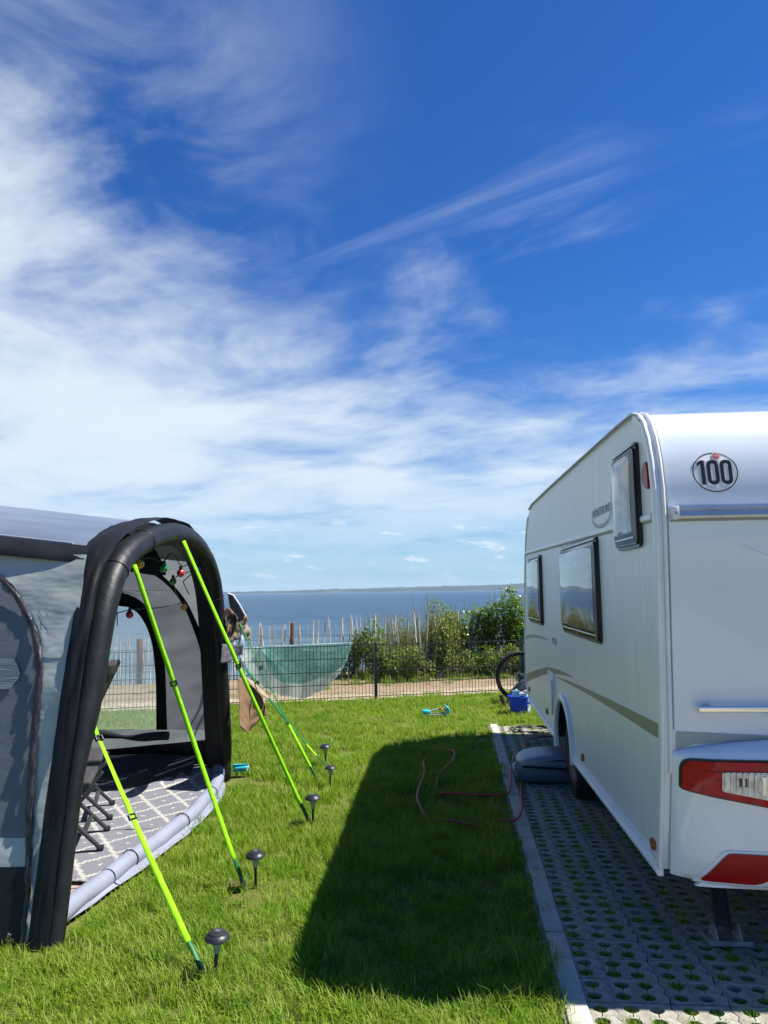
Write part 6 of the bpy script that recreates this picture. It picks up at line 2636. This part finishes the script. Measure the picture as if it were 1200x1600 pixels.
def build_stalks():
    rnd = random.Random(9)
    vs, fs = [], []
    def blade(p, h, lean, wd):
        a = rnd.uniform(0, 6.28)
        s_ = Vector((math.cos(a), math.sin(a), 0)) * wd
        l_ = Vector((rnd.uniform(-1, 1) * lean, rnd.uniform(-1, 1) * lean * 0.5, 0))
        o = len(vs)
        p = Vector(p)
        q1 = p + l_ * 0.3 * h + Vector((0, 0, h * 0.55))
        q2 = p + l_ * h + Vector((0, 0, h))
        vs.extend([p - s_, p + s_, q1 + s_ * 0.8, q1 - s_ * 0.8, q2])
        fs.extend([(o, o + 1, o + 2, o + 3), (o + 3, o + 2, o + 4)])
    for k in range(520):
        x = rnd.gauss(-0.9, 0.55)
        y = 15.2 + 0.34 * (x + 1) + rnd.uniform(-.35, .5)
        blade((x, y, 0.0), rnd.uniform(0.7, 1.52 - 0.15 * abs(x + 0.9)), 0.22, rnd.uniform(0.003, 0.006))
    o = MB().add(vs, fs).build('tall_grass', M['dryblade'], None, normals=False)
    tag(o, 'tall dry grass stalks rising among the shrubs and palings', 'grass', kind='stuff')


build_stalks()


# ------------------------------------------------------------------ lawn grass: tufts instanced over scattered points
def tuft(name, seed, nb, rad, h0, h1, wd, mat):
    rnd = random.Random(seed)
    vs, fs = [], []
    for _ in range(nb):
        a, q = rnd.uniform(0, 6.28), rad * math.sqrt(rnd.random())
        p = Vector((q * math.cos(a), q * math.sin(a), -0.005))
        h = rnd.uniform(h0, h1)
        b_ = rnd.uniform(0, 6.28)
        lean = rnd.uniform(0.1, 0.85)
        dr = Vector((math.cos(b_), math.sin(b_), 0))
        sd = Vector((-dr.y, dr.x, 0)) * wd * rnd.uniform(0.7, 1.2)
        q1 = p + dr * h * lean * 0.35 + Vector((0, 0, h * 0.58))
        q2 = p + dr * h * lean * 1.0 + Vector((0, 0, h * (1.0 - 0.25 * lean)))
        o = len(vs)
        vs += [p - sd, p + sd, q1 + sd * 0.75, q1 - sd * 0.75, q2]
        fs += [(o, o + 1, o + 2, o + 3), (o + 3, o + 2, o + 4)]
    me = bpy.data.meshes.new(name)
    me.from_pydata(vs, [], fs)
    me.materials.append(mat)
    for p in me.polygons:
        p.use_smooth = True
    return me


def scatter(name, pts, tufts, label=None, parent=None):
    """pts: (x, y, z, scale, height scale, tuft index); one object with instances made in geometry nodes"""
    me = bpy.data.meshes.new(name)
    me.from_pydata([p[:3] for p in pts], [], [])
    at = me.attributes.new('sc', 'FLOAT_VECTOR', 'POINT')
    at.data.foreach_set('vector', [q for p in pts for q in (p[3], p[3], p[3] * p[4])])
    at = me.attributes.new('rt', 'FLOAT_VECTOR', 'POINT')
    at.data.foreach_set('vector', [q for p in pts for q in (random.uniform(-.12, .12), random.uniform(-.12, .12), random.uniform(0, 6.28))])
    at = me.attributes.new('ix', 'INT', 'POINT')
    at.data.foreach_set('value', [p[5] for p in pts])
    for tm in tufts[:1]:
        me.materials.append(tm.materials[0])
    o = link(name, me, parent)
    ng = bpy.data.node_groups.new(name + '_scatter', 'GeometryNodeTree')
    ng.interface.new_socket('Geometry', in_out='INPUT', socket_type='NodeSocketGeometry')
    ng.interface.new_socket('Geometry', in_out='OUTPUT', socket_type='NodeSocketGeometry')
    gi, go = ng.nodes.new('NodeGroupInput'), ng.nodes.new('NodeGroupOutput')
    iop = ng.nodes.new('GeometryNodeInstanceOnPoints')
    ng.links.new(gi.outputs[0], iop.inputs['Points'])
    joinn = ng.nodes.new('GeometryNodeJoinGeometry')
    for tm in reversed(tufts):
        src = bpy.data.objects.new(tm.name + '_source', tm)
        oi = ng.nodes.new('GeometryNodeObjectInfo')
        oi.inputs['Object'].default_value = src
        gti = ng.nodes.new('GeometryNodeGeometryToInstance')
        ng.links.new(oi.outputs['Geometry'], gti.inputs[0])
        ng.links.new(gti.outputs[0], joinn.inputs[0])
    ng.links.new(joinn.outputs[0], iop.inputs['Instance'])
    iop.inputs['Pick Instance'].default_value = True
    def attr(nm, typ):
        nd = ng.nodes.new('GeometryNodeInputNamedAttribute')
        nd.data_type = typ
        nd.inputs['Name'].default_value = nm
        return nd.outputs[0]
    ng.links.new(attr('ix', 'INT'), iop.inputs['Instance Index'])
    e2r = ng.nodes.new('FunctionNodeEulerToRotation')
    ng.links.new(attr('rt', 'FLOAT_VECTOR'), e2r.inputs[0])
    ng.links.new(e2r.outputs[0], iop.inputs['Rotation'])
    ng.links.new(attr('sc', 'FLOAT_VECTOR'), iop.inputs['Scale'])
    ng.links.new(iop.outputs[0], go.inputs[0])
    md = o.modifiers.new('scatter', 'NODES')
    md.node_group = ng
    if label:
        tag(o, label, 'grass')
    o['kind'] = 'stuff'
    return o


def build_grass():
    rnd = random.Random(21)
    T = [tuft('tuft_short', 1, 26, 0.050, 0.030, 0.070, 0.0019, M['grass']),
         tuft('tuft_mid', 2, 24, 0.055, 0.040, 0.090, 0.0021, M['grass']),
         tuft('tuft_long', 3, 18, 0.050, 0.055, 0.120, 0.0021, M['grass']),
         tuft('tuft_flat', 4, 24, 0.060, 0.030, 0.060, 0.0024, M['grass']),
         tuft('tuft_wide', 5, 20, 0.075, 0.040, 0.085, 0.0042, M['grass'])]
    pts = []
    def ok(x, y):
        if y > fence_y(x) - 0.02:
            return False
        if 0.40 < x < 4.0 and y < 9.60:
            return False
        if x > 4.0 and y < 9.7:
            return False
        if x < -2.04 and 3.64 < y < 7.0:
            return False
        if -2.2 < x < -1.955 and 3.7 < y < 7.0:
            return False
        return True
    zones = [(-3.2, 0.41, 2.3, 4.2, 620, 0), (-3.2, 0.41, 4.2, 6.0, 480, 0), (-3.2, 0.41, 6.0, 8.5, 300, 1), (-7.5, 3.0, 8.5, 13.2, 190, 1), (-7.5, -2.2, 6.9, 8.5, 120, 1), (-8, -3.2, 1.0, 3.6, 60, 1), (-3.2, 0.41, 0.5, 2.3, 90, 1)]
    for x0, x1, y0, y1, dn, far in zones:
        for _ in range(int((x1 - x0) * (y1 - y0) * dn)):
            x, y = rnd.uniform(x0, x1), rnd.uniform(y0, y1)
            if not ok(x, y):
                continue
            n = fbm(x * 1.1, y * 1.1, 5.0, 3)
            thin = fbm(x * 2.3, y * 2.3, 9.0, 2)
            if thin < -0.32 and rnd.random() < 0.55:
                continue
            if far:
                k = rnd.choice((1, 4, 4, 2))
            else:
                k = rnd.choice((0, 1, 1, 3)) if n < 0.12 else rnd.choice((1, 2, 0, 2))
            s_ = rnd.uniform(0.75, 1.2) * (1.0 + 0.25 * n)
            hs = rnd.uniform(0.7, 1.15)
            if y < 4.6:
                hs *= 0.82
            if x > 0.33 and y < 9.7:
                hs *= 0.8
            if y > fence_y(x) - 0.25:
                hs *= 1.2
            pts.append((x, y, -0.008, s_, hs, k))
    scatter('lawn_grass', pts, T, 'mown green lawn grass with a few longer seeded blades')
    # grass growing in the paver cells
    pts = []
    T2 = [tuft('cell_tuft_a', 11, 100, 0.034, 0.024, 0.052, 0.0019, M['grass']), tuft('cell_tuft_b', 12, 90, 0.033, 0.020, 0.044, 0.0019, M['grass'])]
    for x, y in HOLES:
        if y < 2.9 or (x > 2.5 and y < 9) or y > 9.5:
            continue
        dens = 0.93 if y < 7.8 else 0.85
        if rnd.random() > dens:
            continue
        pts.append((x + rnd.uniform(-.004, .004), y, -0.026, rnd.uniform(0.9, 1.3), rnd.uniform(0.8, 1.25), rnd.randrange(2)))
    for _ in range(420):       # joints and the sandy far end
        x = rnd.uniform(0.51, 2.6)
        y = rnd.uniform(3.0, 9.6)
        i = round((x - 0.607) / PX)
        pts.append((0.611 + PX * i + rnd.uniform(-.012, .012), y, -0.03, rnd.uniform(0.5, 0.8), rnd.uniform(0.7, 1.4), rnd.randrange(2)))
    scatter('paver_grass', pts, T2, 'short grass growing out of the cells of the pavers')
    # weeds along the sandy path and the foot of the shrubs
    pts = []
    T3 = [tuft('weed_a', 31, 18, 0.10, 0.06, 0.20, 0.006, M['grass']), tuft('weed_b', 32, 14, 0.07, 0.05, 0.15, 0.005, M['dryblade'])]
    for _ in range(2600):
        x = rnd.uniform(-9, 5)
        e = edge_y(x)
        f0 = fence_y(x)
        u = rnd.random()
        y = f0 + 0.15 + (e - 0.2 - f0 - 0.15) * u
        n = fbm(x * 0.9, y * 1.5, 2.0, 3)
        shrubfoot = x > -2.0 and y > 14.0 + 0.3 * (x + 1.2) - 0.3
        edge = y > e - 0.7
        if not (shrubfoot or edge or (n > 0.22 and u > 0.3)):
            continue
        pts.append((x, y, 0.0, rnd.uniform(0.5, 1.0), rnd.uniform(0.5, 1.0) * (1.3 if shrubfoot else 0.7), 0 if rnd.random() < 0.65 else 1))
    scatter('path_weeds', pts, T3, 'patchy weeds and dry grass on the sandy path and at the foot of the shrubs')


build_grass()


# ------------------------------------------------------------------ haze over the water
def build_haze():
    mt = bpy.data.materials.new('sea_haze')
    mt.use_nodes = True
    t = NT(mt.node_tree)
    t.n.clear()
    o = t.new('ShaderNodeOutputMaterial')
    v = t.new('ShaderNodeVolumePrincipled')
    v.inputs['Color'].default_value = (0.62, 0.80, 1.0, 1)
    v.inputs['Density'].default_value = 0.00010
    v.inputs['Anisotropy'].default_value = 0.0
    t.link(v.outputs[0], o.inputs['Volume'])
    b = MB()
    b.box((0, 40, 37), (19000, 19000, 86))
    ob = b.build('haze', mt)
    tag(ob, kind='stuff')


build_haze()
